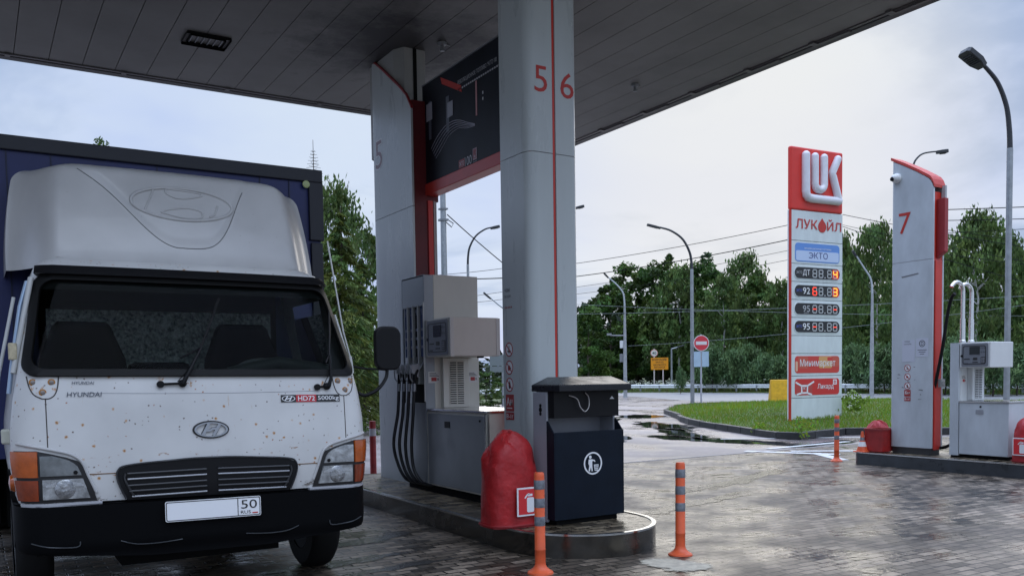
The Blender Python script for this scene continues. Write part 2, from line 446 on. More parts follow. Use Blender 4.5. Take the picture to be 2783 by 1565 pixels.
def frayed(m, scale, lo=.22, hi=.34, amp=.7):
    # the sheet thins out raggedly towards its rim and lets the ground show
    N, L, b = nodes_of(m); out = N['Material Output']; at = N.new('ShaderNodeVertexColor'); at.layer_name = 'depth'
    geo = N.new('ShaderNodeNewGeometry'); n = N.new('ShaderNodeTexNoise'); n.inputs['Scale'].default_value = scale; n.inputs['Detail'].default_value = 8; n.inputs['Roughness'].default_value = .65
    L.new(geo.outputs['Position'], n.inputs['Vector'])
    sb = N.new('ShaderNodeMath'); sb.operation = 'SUBTRACT'; sb.inputs[1].default_value = .5; L.new(n.outputs[0], sb.inputs[0])
    ma = N.new('ShaderNodeMath'); ma.operation = 'MULTIPLY_ADD'; ma.inputs[1].default_value = amp*2; L.new(sb.outputs[0], ma.inputs[0]); L.new(at.outputs[0], ma.inputs[2])
    mr = N.new('ShaderNodeMapRange'); mr.inputs[1].default_value = lo; mr.inputs[2].default_value = hi; L.new(ma.outputs[0], mr.inputs[0])
    L.new(mr.outputs[0], b.inputs['Alpha'])
    return m
frayed(WATER, 1.6); frayed(CONC, 9, .25, .4, .5)
# puddles along the kerb of the grass island (long axis follows the kerb)
for i, (x, y, rx, ry, a) in enumerate(((13.9, 13.9, 2.3, .52, 1.62), (16.7, 19.0, 2.5, .6, 1.15), (20.0, 24.0, 1.6, .75, .9), (12.4, 15.7, 1.5, .32, .75), (15.0, 16.4, 2.4, .38, 1.05), (17.3, 22.4, 1.6, .3, .7), (14.9, 11.95, 1.25, .26, .15), (26.5, 38.0, 3.2, .6, .65), (33, 44, 4, .6, .7))):
    blob('water_puddle', x, y, rx, ry, a, .006, 11+i, WATER, rough=.5)
WFILM = frayed(P('water_film', (.055, .05, .045), .07, spec=.6, bump=.25, bs=30), 3.5, .3, .5, .9)
# thin films of water lying on the paving and in front of the island
for i, (x, y, rx, ry, a) in enumerate(((6.6, 7.2, 1.1, .16, .3), (2.6, 6.6, .5, .10, .2), (2.75, 6.15, .6, .08, .1), (3.0, 7.4, .6, .13, .2), (9.0, 8.6, 1.5, .2, .4))):
    blob('water_film', x, y, rx, ry, a, .0075, 60+i, WFILM, rough=.8)
# worn white hatching on the asphalt by the far island
mb = MB()
def strip(b, p, q, w, z):
    p = Vector(p); q = Vector(q); t = (q-p).normalized(); n = Vector((-t.y, t.x))*w/2
    b.add([(*(p+n), z), (*(q+n), z), (*(q-n), z), (*(p-n), z)], [(0, 1, 2, 3)])
strip(mb, (12.3, 11.66), (13.0, 10.1), .24, .011); strip(mb, (13.0, 11.75), (15.6, 11.9), .16, .010); strip(mb, (12.95, 10.6), (12.2, 9.4), .2, .010)
strip(mb, (12.9, 11.1), (14.4, 9.9), .2, .0125)
strip(mb, (14.2, 14.2), (17.0, 12.4), .12, .0105)
structure(mb.build('road_marking', MARKW))
structure(blob('pavement_patch', 4.52, 5.0, .22, .30, .3, .010, 5, CONC, rough=.25))
# pale road surface beyond the grass island
mb = MB(); mb.add([(34, 36, .004), (42, 24, .004), (80, 6, .004), (80, 20, .004), (54.5, 42, .004), (52.5, 54.0, .004), (49, 61, .004), (44, 58, .004)], [tuple(range(8))])
structure(mb.build('far_road', P('far_asphalt', (.23, .225, .225), .42, var=.18, vs=.6)))
strip_m = MB(); strip(strip_m, (41, 49), (52, 36), .18, .009); strip(strip_m, (47, 59), (52.5, 47), .14, .009)
structure(strip_m.build('far_road_marking', MARKW))

# ------------------------------------------------------------------ canopy
SOFZ = 5.44; CX1, CY1 = 8.97, 12.46; CX0, CY0 = -8.0, 4.3  # near edge, out of view, is cut short to let light onto the truck front
canopy = thing('canopy', 'flat grey panelled canopy roof over the pumps, carried by the two grey columns', 'canopy', (CX1, CY1, SOFZ))
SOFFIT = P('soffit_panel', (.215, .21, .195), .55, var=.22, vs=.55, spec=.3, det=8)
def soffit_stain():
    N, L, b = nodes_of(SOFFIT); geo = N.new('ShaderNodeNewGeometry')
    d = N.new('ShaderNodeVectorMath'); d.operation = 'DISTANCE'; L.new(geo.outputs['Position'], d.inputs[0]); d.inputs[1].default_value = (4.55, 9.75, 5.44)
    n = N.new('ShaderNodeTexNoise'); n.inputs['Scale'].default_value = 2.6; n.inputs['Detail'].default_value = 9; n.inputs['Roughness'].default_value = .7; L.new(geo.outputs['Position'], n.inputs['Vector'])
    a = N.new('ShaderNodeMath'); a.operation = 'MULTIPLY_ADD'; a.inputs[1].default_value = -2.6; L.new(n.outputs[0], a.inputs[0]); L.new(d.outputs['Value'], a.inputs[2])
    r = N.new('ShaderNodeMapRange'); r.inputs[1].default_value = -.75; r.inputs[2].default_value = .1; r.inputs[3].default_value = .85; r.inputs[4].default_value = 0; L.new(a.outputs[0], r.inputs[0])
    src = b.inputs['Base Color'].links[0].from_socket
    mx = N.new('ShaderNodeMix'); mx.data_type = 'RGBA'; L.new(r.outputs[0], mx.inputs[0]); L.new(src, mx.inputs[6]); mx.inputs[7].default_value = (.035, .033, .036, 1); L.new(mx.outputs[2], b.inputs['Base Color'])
soffit_stain()
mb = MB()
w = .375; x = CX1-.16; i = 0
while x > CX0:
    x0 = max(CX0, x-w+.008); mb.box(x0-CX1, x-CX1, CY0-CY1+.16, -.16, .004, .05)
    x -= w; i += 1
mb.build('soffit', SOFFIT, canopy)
mb = MB(); mb.box(CX0-CX1, -.01, CY0-CY1, -.01, .055, .08); mb.build('soffit_backing', BLACKM, canopy)
mb = MB(); mb.box(CX0-CX1, -.02, CY0-CY1+.02, -.02, .80, .86); mb.build('roof', GREYM, canopy)
FASC = P('fascia', (.06, .055, .055), .5, var=.2, vs=3)
mb = MB()
mb.box(-.10, .03, CY0-CY1, .03, -.02, .82); mb.box(CX0-CX1, -.10, -.10, .03, -.02, .82)
mb.box(CX0-CX1, -.10, CY0-CY1-.03, CY0-CY1+.04, -.02, .82); mb.box(CX0-CX1-.03, CX0-CX1, CY0-CY1-.03, .03, -.02, .82)
mb.build('fascia', FASC, canopy, bevel=.006)
mb = MB()   # gutter trim just inside the fascia, with its joints and clips
mb.box(-.16, -.115, CY0-CY1+.1, -.16, -.012, .03); mb.box(CX0-CX1, -.16, -.16, -.115, -.012, .03)
for k in range(9):
    y = -1.0-k*1.05; mb.box(-.20, -.085, y-.05, y+.03, -.026, .0); mb.box(-.14, -.09, y-.5, y-.06, -.034, -.01)
for k in range(8): mb.box(-2-k*1.3, -1.94-k*1.3, -.18, -.10, -.022, .0)
mb.build('edge_trim', P('trim_metal', (.13, .12, .12), .45, .3), canopy)
# light fittings set in the soffit
def ceiling_light(x, y, label):
    t = thing('ceiling_light', label, 'light', (x, y, SOFZ), group='lights in the canopy soffit')
    b = MB(); fr = Frame((0, 0, -.03), (1, 0, 0), (0, 1, 0))
    ring(b, fr, rrect(-.25, .25, -.19, .19, .02), rrect(-.20, .20, -.14, .14, .015), -.0, .05); b.build('frame', BLACK, t)
    b = MB(); b.box(-.20, .20, -.14, .14, .02, .03); b.build('diffuser', P('lamp_lens', (.10, .098, .08), .3, var=.3, vs=10), t)
    b = MB()
    for k in range(6): xx = -.17+k*.068; b.hexa([(xx-.006, -.13, -.012), (xx+.006, -.13, -.012), (xx+.006, .13, -.012), (xx-.006, .13, -.012), (xx-.006, -.13, .02), (xx+.006, -.13, .02), (xx+.006, .13, .02), (xx-.006, .13, .02)])
    b.build('louvre', GREYM, t)
ceiling_light(2.47, 10.72, 'dark oblong light fitting with bars set in the canopy soffit above the truck')
def sensor(x, y, label):
    b = MB(); b.lathe([(.055, 0), (.05, -.03), (.022, -.04), (.02, -.085), (.03, -.09), (.03, -.10), (.0, -.102)], n=14)
    b.tube([(.05, 0, -.012), (.13, .05, -.004)], .006, 6)
    tag(b.build('ceiling_detector', GREYM, None, smooth=40, loc=(x, y, SOFZ)), label, 'detector', 'small detectors under the canopy')
sensor(4.905, 9.445, 'small dark detector on the canopy soffit between the two columns')
sensor(7.878, 9.474, 'small dark detector on the canopy soffit right of the near column')

# ------------------------------------------------------------------ pump islands
def island(name, label, outline, h, matside, loc):
    t = thing(name, label, 'pump island', loc)
    n = len(outline)
    def inset(d):
        out = []
        for i, p in enumerate(outline):
            a = Vector(outline[i-1]); b = Vector(outline[(i+1) % n]); tt = (b-a).normalized(); nn = Vector((-tt.y, tt.x))
            out.append((p[0]+nn.x*d, p[1]+nn.y*d))
        return out
    fr = Frame((0, 0, 0), (1, 0, 0), (0, 1, 0))
    b = MB(); ring(b, fr, outline, inset(.05), 0, h); b.build('kerb', matside, t, smooth=30)
    b = MB(); ring(b, fr, [(x, y) for x, y in inset(-.006)], inset(.03), h-.004, h+.012); b.build('edge_strip', CHROME, t, smooth=30)
    b = MB(); b.add([(x, y, h+.004) for x, y in inset(.025)], [tuple(range(n))]); b.build('paver_top', PAVING_ISL, t)
    return t
IH = .185
STAIN = P('stained_steel', (.11, .10, .085), .22, .85, var=.4, vs=2.2, rvar=.14, det=8, bump=.05, bs=3)
ox, oy = 4.43, 6.2
out = []
for i in range(25):
    a = PI + PI*i/24; out.append((math.cos(a)*.68, math.sin(a)*.74))
out = [(x, y) for x, y in out] + [(.69, 1.0), (.76, 4.6), (-.62, 4.75)]
island('pump_island', 'rounded pump island with stained steel side under the litter bin and the pump', out, IH, STAIN, (ox, oy, .004))
ox2, oy2 = 11.83, 9.0
out2 = rrect(0, 1.6, -9.0, 0, .22)
island('pump_island', 'dark kerbed pump island carrying the pillar numbered 7', out2, IH, P('wet_side_kerb', (.035, .04, .045), .32, var=.4, vs=4, rvar=.1), (ox2, oy2, .004))

# ------------------------------------------------------------------ columns of island one
ZT = IH+.008
def shell(mb, sgn, hw, r, depth, th, gap, z0, z1, mi=0, side=-1):
    """half of the cladding: front half-panel, rounded corner, side; x mirrored by sgn. side=-1 front at y=0 going back"""
    outer = [(gap, 0), (hw-r, 0)] + [(hw-r+r*math.sin(RAD(a)), r-r*math.cos(RAD(a))) for a in range(10, 91, 10)] + [(hw, depth)]
    ri = r-th
    inner = [(hw-th, depth)] + [(hw-r+ri*math.sin(RAD(a)), r-ri*math.cos(RAD(a))) for a in range(90, 0, -10)] + [(hw-r, th), (gap, th)]
    mb.prism([(x*sgn, y*(1 if side < 0 else -1)) for x, y in outer+inner], lambda a, b, c: (a, b, c), z0, z1, mi)
    return mb
XC, YF = 4.545, 6.6
col1 = thing('column', 'near tall grey column with red 5 and 6 and a red centre groove', 'column', (4.681, 6.798, ZT-.035))
col1.scale = (1.03, 1.03, 1.03)
HW, CR_, CD = .281, .10, .48
for sg in (-1, 1):
    for z0, z1 in ((0.0, 3.455-ZT), (3.461-ZT, SOFZ-ZT-.003)):
        b = MB(); shell(b, sg, HW, CR_, CD, .03, .017, z0, z1); b.build('cladding', PANEL, col1, smooth=30)
b = MB(); b.box(-HW+.034, HW-.034, .034, CD-.02, 0, SOFZ-ZT-.005); b.build('core', RED, col1)
b = MB(); b.box(-.0115, .0115, .006, .034, 0, SOFZ-ZT-.01); b.build('groove_strip', P('groove_red', (.62, .035, .02), .35), col1)
F1 = Frame((0, 0, 0), (1, 0, 0))
b = MB(); text(b, F1, '5', -.205, -.068, 3.985-ZT, 4.215-ZT, .002); b.build('number', LETTER_RED, col1)
b = MB(); text(b, F1, '6', .075, .222, 3.968-ZT, 4.198-ZT, .002); b.build('number', LETTER_RED, col1)
# stickers on the side that faces the truck
FS = Frame((-HW, 0, 0), (0, -1, 0))
def circle_sign(mats_parent, fr, a, b_, r, kind, nm='warning_sticker'):
    m = MB(); plate(m, fr, circle(a, b_, r), .001, .002, 0); ring(m, fr, circle(a, b_, r), circle(a, b_, r*.84), .002, .0035, 1)
    k = r*.6
    if kind == 0: text(m, fr, 'i', a-k*.25, a+k*.25, b_-k*.8, b_+k*.8, .003, 2); stroke(m, fr, [(a-k*.7, b_-k*.4), (a+k*.7, b_-k*.4)], r*.16, .002, .003, 2)
    elif kind == 1: plate(m, fr, rrect(a-k*.6, a+k*.2, b_-k*.7, b_+k*.5, .005), .002, .003, 1); stroke(m, fr, [(a+k*.1, b_+.1*k), (a+k*.6, b_-.2*k)], r*.15, .002, .003, 2)
    else: plate(m, fr, [(a-k*.3, b_-k*.9), (a+k*.3, b_-k*.9), (a+k*.45, b_-k*.1), (a, b_+k*.95), (a-k*.4, b_)], .002, .003, 2)
    stroke(m, fr, [(a-r*.62, b_+r*.62), (a+r*.62, b_-r*.62)], r*.16, .003, .004, 1)
    m.build(nm, [LETTER_WHITE, P('sticker_red', (.36, .03, .03), .5), LETTER_BLACK], mats_parent)
for kk, zz in enumerate((1.71, 1.543, 1.383)): circle_sign(col1, FS, -.37, zz-ZT, .067, kk)
b = MB(); plate(b, FS, rrect(-.44, -.30, 1.135-ZT, 1.292-ZT, .006), .001, .003, 0); text(b, FS, 'Ан', -.425, -.325, 1.19-ZT, 1.265-ZT, .004, 1, .01); stroke(b, FS, [(-.42, 1.165-ZT), (-.33, 1.165-ZT)], .008, .003, .004, 1); b.build('fuel_sticker', [P('sticker_red', (0, 0, 0)), LETTER_WHITE], col1)
b = MB(); plate(b, FS, rrect(-.44, -.30, 1.055-ZT, 1.125-ZT, .006), .001, .003, 0); text(b, FS, 'В-1г', -.43, -.31, 1.07-ZT, 1.11-ZT, .004, 1, .01); b.build('fuel_sticker', [P('sticker_red', (0, 0, 0)), LETTER_WHITE], col1)
b = MB(); text(b, FS, 'ЧАЕВЫЕ', -.44, -.34, 2.245-ZT, 2.275-ZT, .002, 0); text(b, FS, 'ОНЛАЙН', -.44, -.33, 2.19-ZT, 2.22-ZT, .002, 0)
b.build('lettering', LETTER_BLACK, col1)
for k in range(5):
    b = MB(); a0 = -.43+k*.028; plate(b, FS, [(a0+.011*math.cos(PI/2+i*PI/5)*(1 if i % 2 == 0 else .45), 2.10-ZT+.011*math.sin(PI/2+i*PI/5)*(1 if i % 2 == 0 else .45)) for i in range(10)], .001, .003)
    b.build('star', P('sticker_red', (0, 0, 0)), col1)

# far column: octagonal core, two side shells with an S-curved top, red core showing in front
def s_shell(par, x0, x1, yn, yf, top, seam, mat, nm='cladding', rnd=.10, zb0=0.0):
    """side panel from y=yn (near) to y=yf (far); top = list of (y, z); split at the seam"""
    def wall(zb, prof):
        m = MB()
        us = [yn] + [yn+(yf-rnd-yn)*i/14 for i in range(1, 15)]
        def zt(y): 
            for (a, za), (b_, zb_) in zip(prof, prof[1:]):
                if a-1e-6 <= y <= b_+1e-6: return za+(zb_-za)*(y-a)/(b_-a)
            return prof[-1][1]
        sg = 1 if x0 < 0 else -1; xo = x0 if x0 < 0 else x1; xi = x1 if x0 < 0 else x0; th = abs(x1-x0)
        pts = [(xo, y) for y in us]; ins = [(xi, y) for y in us]
        for a in range(15, 91, 15):
            pts.append((xo+sg*rnd*(1-math.cos(RAD(a))), yf-rnd+rnd*math.sin(RAD(a)))); ins.append((xo+sg*(rnd-(rnd-th)*math.cos(RAD(a))), yf-rnd+(rnd-th)*math.sin(RAD(a))))
        pts.append((-.012*sg, yf)); ins.append((-.012*sg, yf-th))
        n = len(pts)
        vs = [(x, y, zb) for x, y in pts] + [(x, y, zt(min(y, yf))) for x, y in pts] + [(x, y, zb) for x, y in ins] + [(x, y, zt(min(y, yf))) for x, y in ins]
        fs = []
        for i in range(n-1):
            fs += [(i, i+1, n+i+1, n+i), (2*n+i+1, 2*n+i, 3*n+i, 3*n+i+1), (n+i, n+i+1, 3*n+i+1, 3*n+i), (i+1, i, 2*n+i, 2*n+i+1)]
        fs += [(0, n, 3*n, 2*n), (n-1, 2*n+n-1, 3*n+n-1, n+n-1)]
        m.add(vs, fs); m.build(nm, mat, par, smooth=30)
    wall(zb0, [(yn, seam-.003), (yf, seam-.003)]); wall(seam+.003, top)
col2 = thing('column', 'far grey column with a curved red-edged top and a single 5, behind the truck mirror', 'column', (4.707, 9.425, ZT-.035))
col2.scale = (1.03, 1.03, 1.03)
tp = [(0, 4.52), (.06, 4.60), (.14, 4.70), (.25, 4.79), (.40, 4.90), (.60, 5.04), (.80, 5.18), (1.0, 5.31), (1.2, 5.40)]
tp = [(y, z-ZT) for y, z in tp]
s_shell(col2, -.235, -.21, 0, 1.17, tp, 3.42-ZT, PANEL)
s_shell(col2, .21, .235, .42, 1.17, [(y, z-.05) for y, z in tp], 3.42-ZT, PANEL)
# red band following the curved top
b = MB()
for sx0, sx1 in ((-.240, -.2085),):
    n = len(tp)
    vs = []
    for y, z in tp: vs += [(sx0, y-.012, z-.01), (sx1, y-.012, z-.01), (sx1, y-.012, z+.014), (sx0, y-.012, z+.014)]
    fs = [(i*4+j, i*4+(j+1) % 4, (i+1)*4+(j+1) % 4, (i+1)*4+j) for i in range(n-1) for j in range(4)] + [(3, 2, 1, 0), (n*4-4, n*4-3, n*4-2, n*4-1)]
    b.add(vs, fs)
b.build('curved_cap', DARKRED, col2)
b = MB(); b.box(-.205, -.03, .03, .34, 0, 4.62-ZT); b.box(-.03, .12, .05, .34, 3.5-ZT, 4.62-ZT); b.build('core', P('core_shaded_red', (.13, .012, .014), .5, var=.2, vs=4), col2)  # core red darkened in its colour for the shade of the recess
b = MB(); b.box(-.03, .03, .012, .3, 0, 3.5-ZT); b.build('lit_core_strip', P('core_lit_red', (.60, .03, .02), .4), col2)  # brighter red strip, paints in the lit face of the core
b = MB(); b.box(.045, .06, .02, .4, 0, 3.5-ZT); b.box(.08, .095, .05, .4, 0, 3.5-ZT); b.build('rail', P('rail', (.5, .45, .43), .4), col2)
OCT = [(-.135, .36), (-.207, .50), (-.207, 1.22), (-.14, 1.29), (.1, 1.29), (.207, 1.2), (.207, .50), (.135, .36)]
COLCORE = P('column_inner', (.36, .36, .34), .5, var=.06, vs=3)
b = MB(); b.prism([p for p in OCT], lambda a, bb, c: (a, bb, c), 4.2-ZT, SOFZ-ZT-.002); b.build('inner_column', COLCORE, col2)
b = MB(); b.box(-.022, .022, .35, .37, 4.2-ZT, SOFZ-ZT-.01); b.build('inner_groove', BLACKM, col2)
b = MB(); b.box(.17, .24, .42, .60, 4.75-ZT, 4.98-ZT); b.build('corner_cap', P('cap_grey', (.07, .06, .06), .4), col2, bevel=.02)
F2 = Frame((-.235, 0, 0), (0, -1, 0))
b = MB(); text(b, F2, '5', -1.03, -.83, 4.03-ZT, 4.36-ZT, .002)
b.build('number', P('number_pale', (.24, .12, .13), .4), col2)
b = MB(); text(b, F2, '5', -1.045, -.815, 4.012-ZT, 4.378-ZT, .001, 0, .035); b.build('number_outline', LETTER_WHITE, col2)

# banner between the columns
ban = thing('banner_board', 'dark advertising board with pale wave lines hung between the two grey columns', 'sign', (4.707, 7.313, 3.623))
ban.scale = (1.03, 1.03, 1.03)
b = MB(); b.box(-.04, .04, 0, 2.14, .13, 1.24); b.build('board', P('banner_dark', (.006, .008, .014), .45, var=.5, vs=3, spec=.2), ban)
b = MB(); b.box(-.055, .10, -.02, 2.16, 0, .125); b.build('beam', RED, ban, bevel=.006)
b = MB(); b.box(-.048, .048, 0, 2.14, 1.24, 1.255); b.build('top_trim', GREYM, ban)
FB = Frame((-.04, 0, 0), (0, -1, 0))
def bz(px, py):   # photo pixel -> coordinates on the board face
    p = on_x(px, py, 4.53); return (-(p.y-7.1), p.z-3.56)
b = MB()
for k in range(5):
    off = k*6
    pts = [bz(*q) for q in ((1085+off*.5, 375+off), (1100+off*.6, 345+off), (1120+off*.4, 318+off), (1140+off*.3, 305+off*.9), (1158, 303+off*.8), (1175, 308+off*.6), (1195, 312+off*.2))]
    pts = smooth_path([(x, y, 0) for x, y in pts], 4); stroke(b, FB, [(p.x, p.y) for p in pts], .006-.0006*k, .001, .003)
b.build('wave_artwork', P('wave_pale', (.42, .40, .46), .5), ban)
ART = [P('art_grey', (.10, .11, .135), .4), P('art_light', (.36, .36, .40), .4), RED, P('art_pink', (.55, .26, .26), .4), LETTER_WHITE]
def art(x0, y0, x1, y1, mi, c0=.001):
    b = MB(); p, q = bz(x0, y0), bz(x1, y1); plate(b, FB, [(p[0], q[1]), (q[0], q[1]), (q[0], p[1]), (p[0], p[1])], c0, c0+.002); b.build('artwork_shape', ART[mi], ban)
for q_ in ((1078, 258, 1086, 350, 0), (1122, 245, 1131, 330, 0), (1073, 265, 1088, 300, 1, .003), (1126, 260, 1140, 290, 1, .003), (1196, 205, 1201, 290, 3), (1214, 230, 1216, 236, 4), (1214, 245, 1216, 251, 4)): art(*q_)
b = MB(); plate(b, FB, [bz(1108, 195), bz(1112, 212), bz(1162, 232), bz(1160, 215)], .001, .003); b.build('artwork_shape', RED, ban)
b = MB()
for s_, px0, px1, t0 in (('РЕВОЛЮЦИОННОЕ ТОПЛИВО ЭКТО 100', 1152, 1250, (1152, 213)),):
    p = bz(1152, 215); q = bz(1250, 150); text(b, FB, s_, p[0], q[0], p[1]-.008, p[1]+.045, .003)
b.build('lettering', P('banner_text', (.5, .5, .52), .5), ban)
b = MB(); p = bz(1152, 226)
for k in range(24): plate(b, FB, rrect(p[0]+.045*k, p[0]+.045*k+.03, p[1]-.014, p[1]+.003, .002, 2), .001, .003)
stuff(b.build('small_print', P('banner_text', (.5, .5, .52), .5), ban))
b = MB(); p = bz(1155, 425); q = bz(1170, 400)
plate(b, FB, [(p[0], p[1]), (q[0]-.01, p[1]), (q[0]-.01, p[1]+.085), (p[0], p[1]+.085)], .001, .003, 0)
text(b, FB, 'ЭКТО', p[0]+.012, q[0]-.022, p[1]+.02, p[1]+.065, .004, 1)
r0 = bz(1187, 400); text(b, FB, '100', q[0], r0[0], p[1]-.003, p[1]+.09, .003, 1)
l0 = bz(1190, 400); l1 = bz(1200, 385)
plate(b, FB, [(l0[0], p[1]+.02), (l1[0], p[1]+.02), (l1[0], p[1]+.14), (l0[0], p[1]+.14)], .001, .003, 2)
ww = l1[0]-l0[0]; stroke(b, FB, [(l0[0]+ww*.2, p[1]+.13), (l0[0]+ww*.2, p[1]+.04), (l0[0]+ww*.85, p[1]+.04), (l0[0]+ww*.6, p[1]+.09), (l0[0]+ww*.8, p[1]+.125)], .012, .003, .004, 0)
stroke(b, FB, [(l0[0]+ww*.4, p[1]+.13), (l0[0]+ww*.4, p[1]+.07), (l0[0]+ww*.55, p[1]+.07), (l0[0]+ww*.55, p[1]+.13)], .009, .003, .004, 0)
text(b, FB, 'ЛУКОЙЛ', l0[0], l1[0], p[1]-.005, p[1]+.012, .003, 1)
b.build('logo', [DARKRED, P('logo_pale', (.5, .48, .5), .4), P('logo_plate', (.34, .22, .24), .4)], ban)

# ------------------------------------------------------------------ fuel pumps
SCREEN = P('lcd', (.03, .035, .035), .15)
STICK_W = P('sticker_white', (.62, .60, .56), .5)
STICK_B = P('sticker_blue', (.05, .09, .22), .45)
def pump_display(par, fr, w, h):
    """operator panel on a frame whose origin is the lower left corner of a w x h face"""
    b = MB(); plate(b, fr, rrect(.02, w-.03, .02, h-.02, .02), .0, .006, 0)
    ring(b, fr, rrect(.04, w-.06, .05, h-.05, .03), rrect(.05, w-.07, .06, h-.06, .025), .006, .0085, 1)
    b.build('display_panel', [P('panel_dark', (.17, .18, .20), .4), LETTER_BLACK], par)
    b = MB(); plate(b, fr, [(w*.32, h*.52), (w*.66, h*.52), (w*.66, h*.82), (w*.32, h*.82)], .006, .010); b.build('screen', SCREEN, par)
    for nm_, r_ in (('card_slot', (.44, .58, .30, .40)), ('card_reader', (.14, .33, .33, .365)), ('printed_label', (.14, .28, .16, .185)), ('printed_label', (.42, .6, .20, .235))):
        b = MB(); plate(b, fr, rrect(w*r_[0], w*r_[1], h*r_[2], h*r_[3], .003), .006, .009); b.build(nm_, LETTER_BLACK, par)
    for t_, z_ in (('РУБЛИ', .73), ('ЛИТРЫ', .58)): b = MB(); text(b, fr, t_, w*.68, w*.84, h*z_, h*(z_+.05), .008); b.build('lettering', LETTER_BLACK, par)
    b = MB(); plate(b, fr, rrect(w*.70, w*.84, h*.18, h*.42, .005), .006, .009, 0)
    for i in range(2):
        for j in range(4): plate(b, fr, rrect(w*(.72+.06*i), w*(.765+.06*i), h*(.20+.052*j), h*(.235+.052*j), .002), .009, .011, 1)
    b.build('keypad', [LETTER_BLACK, LETTER_GREY], par)
    b = MB(); plate(b, fr, circle(.028, h*.47, .018), .004, .012); b.build('lock', BLACK, par)
def louvres(par, fr, w, h, rows, mat):
    b = MB(); plate(b, fr, [(0, 0), (w, 0), (w, h), (0, h)], -.002, .002, 1)
    b2 = b
    for i in range(2):
        a0 = w*(.06+.48*i); a1 = a0+w*.40
        for j in range(rows):
            z = h*(.02+.97*j/rows)
            dz = h*.97/rows
            # each louvre is a small hood over a dark slot
            b2.add([fr(a0, z, .003), fr(a1, z, .003), fr(a1, z+dz*.42, .003), fr(a0, z+dz*.42, .003)], [(0, 1, 2, 3)], 0)
            b2.add([fr(a0-.004, z+dz*.95, .003), fr(a1+.004, z+dz*.95, .003), fr(a1+.004, z+dz*.40, .016), fr(a0-.004, z+dz*.40, .016)], [(0, 1, 2, 3)], 1)
    b.build('louvre_vent', [BLACKM, mat], par, fix=False)
def pay_sticker(par, fr, a, bz_, w, h):
    m = MB(); plate(m, fr, [(a, bz_), (a+w, bz_), (a+w, bz_+h), (a, bz_+h)], .001, .003, 0)
    plate(m, fr, rrect(a+w*.25, a+w*.70, bz_+h*.15, bz_+h*.48, .004), .003, .004, 1)
    for k in range(3): plate(m, fr, [(a+w*.1, bz_+h*(.58+.12*k)), (a+w*(.9-.12*k), bz_+h*(.58+.12*k)), (a+w*(.9-.12*k), bz_+h*(.63+.12*k)), (a+w*.1, bz_+h*(.63+.12*k))], .003, .004, 2)
    plate(m, fr, [(a+w*.78, bz_+h*.2), (a+w*.86, bz_+h*.2), (a+w*.86, bz_+h*.42), (a+w*.78, bz_+h*.42)], .003, .004, 2)
    m.build('pay_label', [STICK_W, P('sticker_red', (0, 0, 0)), LETTER_BLACK], par)

pump = thing('fuel_pump', 'tall grey fuel pump with four hoses standing between the two columns', 'fuel pump', (4.287, 7.459, ZT+.035))
pump.scale = (.97, .97, .97)
b = MB(); b.box(.03, .66, .03, 1.95, -.036, .05); b.build('plinth', BLACKM, pump)
b = MB(); b.box(0, .70, 0, 1.375, .05, .90); b.build('cabinet', PUMPW, pump, bevel=.008)
b = MB(); b.box(-.004, -.0, .03, 1.34, .07, .87); b.build('side_panel', BRUSHED, pump, bevel=.002)
b = MB(); b.box(-.012, .712, -.012, 1.375, .90, .925); b.build('cabinet_lid', CHROME, pump, bevel=.006)
b = MB(); b.box(.005, .03, -.006, .0, .07, .89); b.box(-.008, -.004, .008, .03, .07, .89); b.build('corner_strip', CHROME, pump)
b = MB(); b.box(-.009, -.004, .80, .92, .72, .79); b.build('data_plate', BLACK, pump)
b = MB(); b.lathe([(.012, 0), (.012, .008), (0, .009)], (-.004, .13, .82), 12, axis='x'); b.build('lock', BLACK, pump)
b = MB(); b.box(.115, .70, 1.38, 1.95, .925, 1.52); b.build('waist', PUMPW, pump)
b = MB(); b.box(.19, .53, 1.31, 1.38, .927, 1.50); b.build('vent_box', PUMPW, pump, bevel=.006)
louvres(pump, Frame((.265, 1.309, .96), (1, 0, 0)), .20, .51, 19, PUMPW)
FW = Frame((0, 1.379, 0), (1, 0, 0))
pay_sticker(pump, FW, .03, 1.215, .15, .13); pay_sticker(pump, FW, .55, 1.215, .13, .13)
b = MB(); b.box(0, .615, .755, 1.375, 1.505, 1.93); b.build('head', PUMPW, pump, bevel=.010)
b = MB(); b.box(.575, .625, .75, .757, 1.51, 1.925); b.build('head_trim', P('pump_trim', (.58, .57, .52), .35), pump, bevel=.003); b = MB(); b.box(-.005, .04, .749, .757, 1.50, 1.93); b.build('head_trim', P('pump_trim', (.58, .57, .52), .35), pump, bevel=.003)
pump_display(pump, Frame((-.001, 1.33, 1.505), (0, -1, 0)), .55, .425)
b = MB(); b.box(.38, .44, .80, .85, 1.485, 1.505); b.build('head_hinge', BLACK, pump)
b = MB(); b.box(.115, .70, 1.377, 1.99, 1.52, 2.455); b.build('tower', PUMPW, pump, bevel=.008)
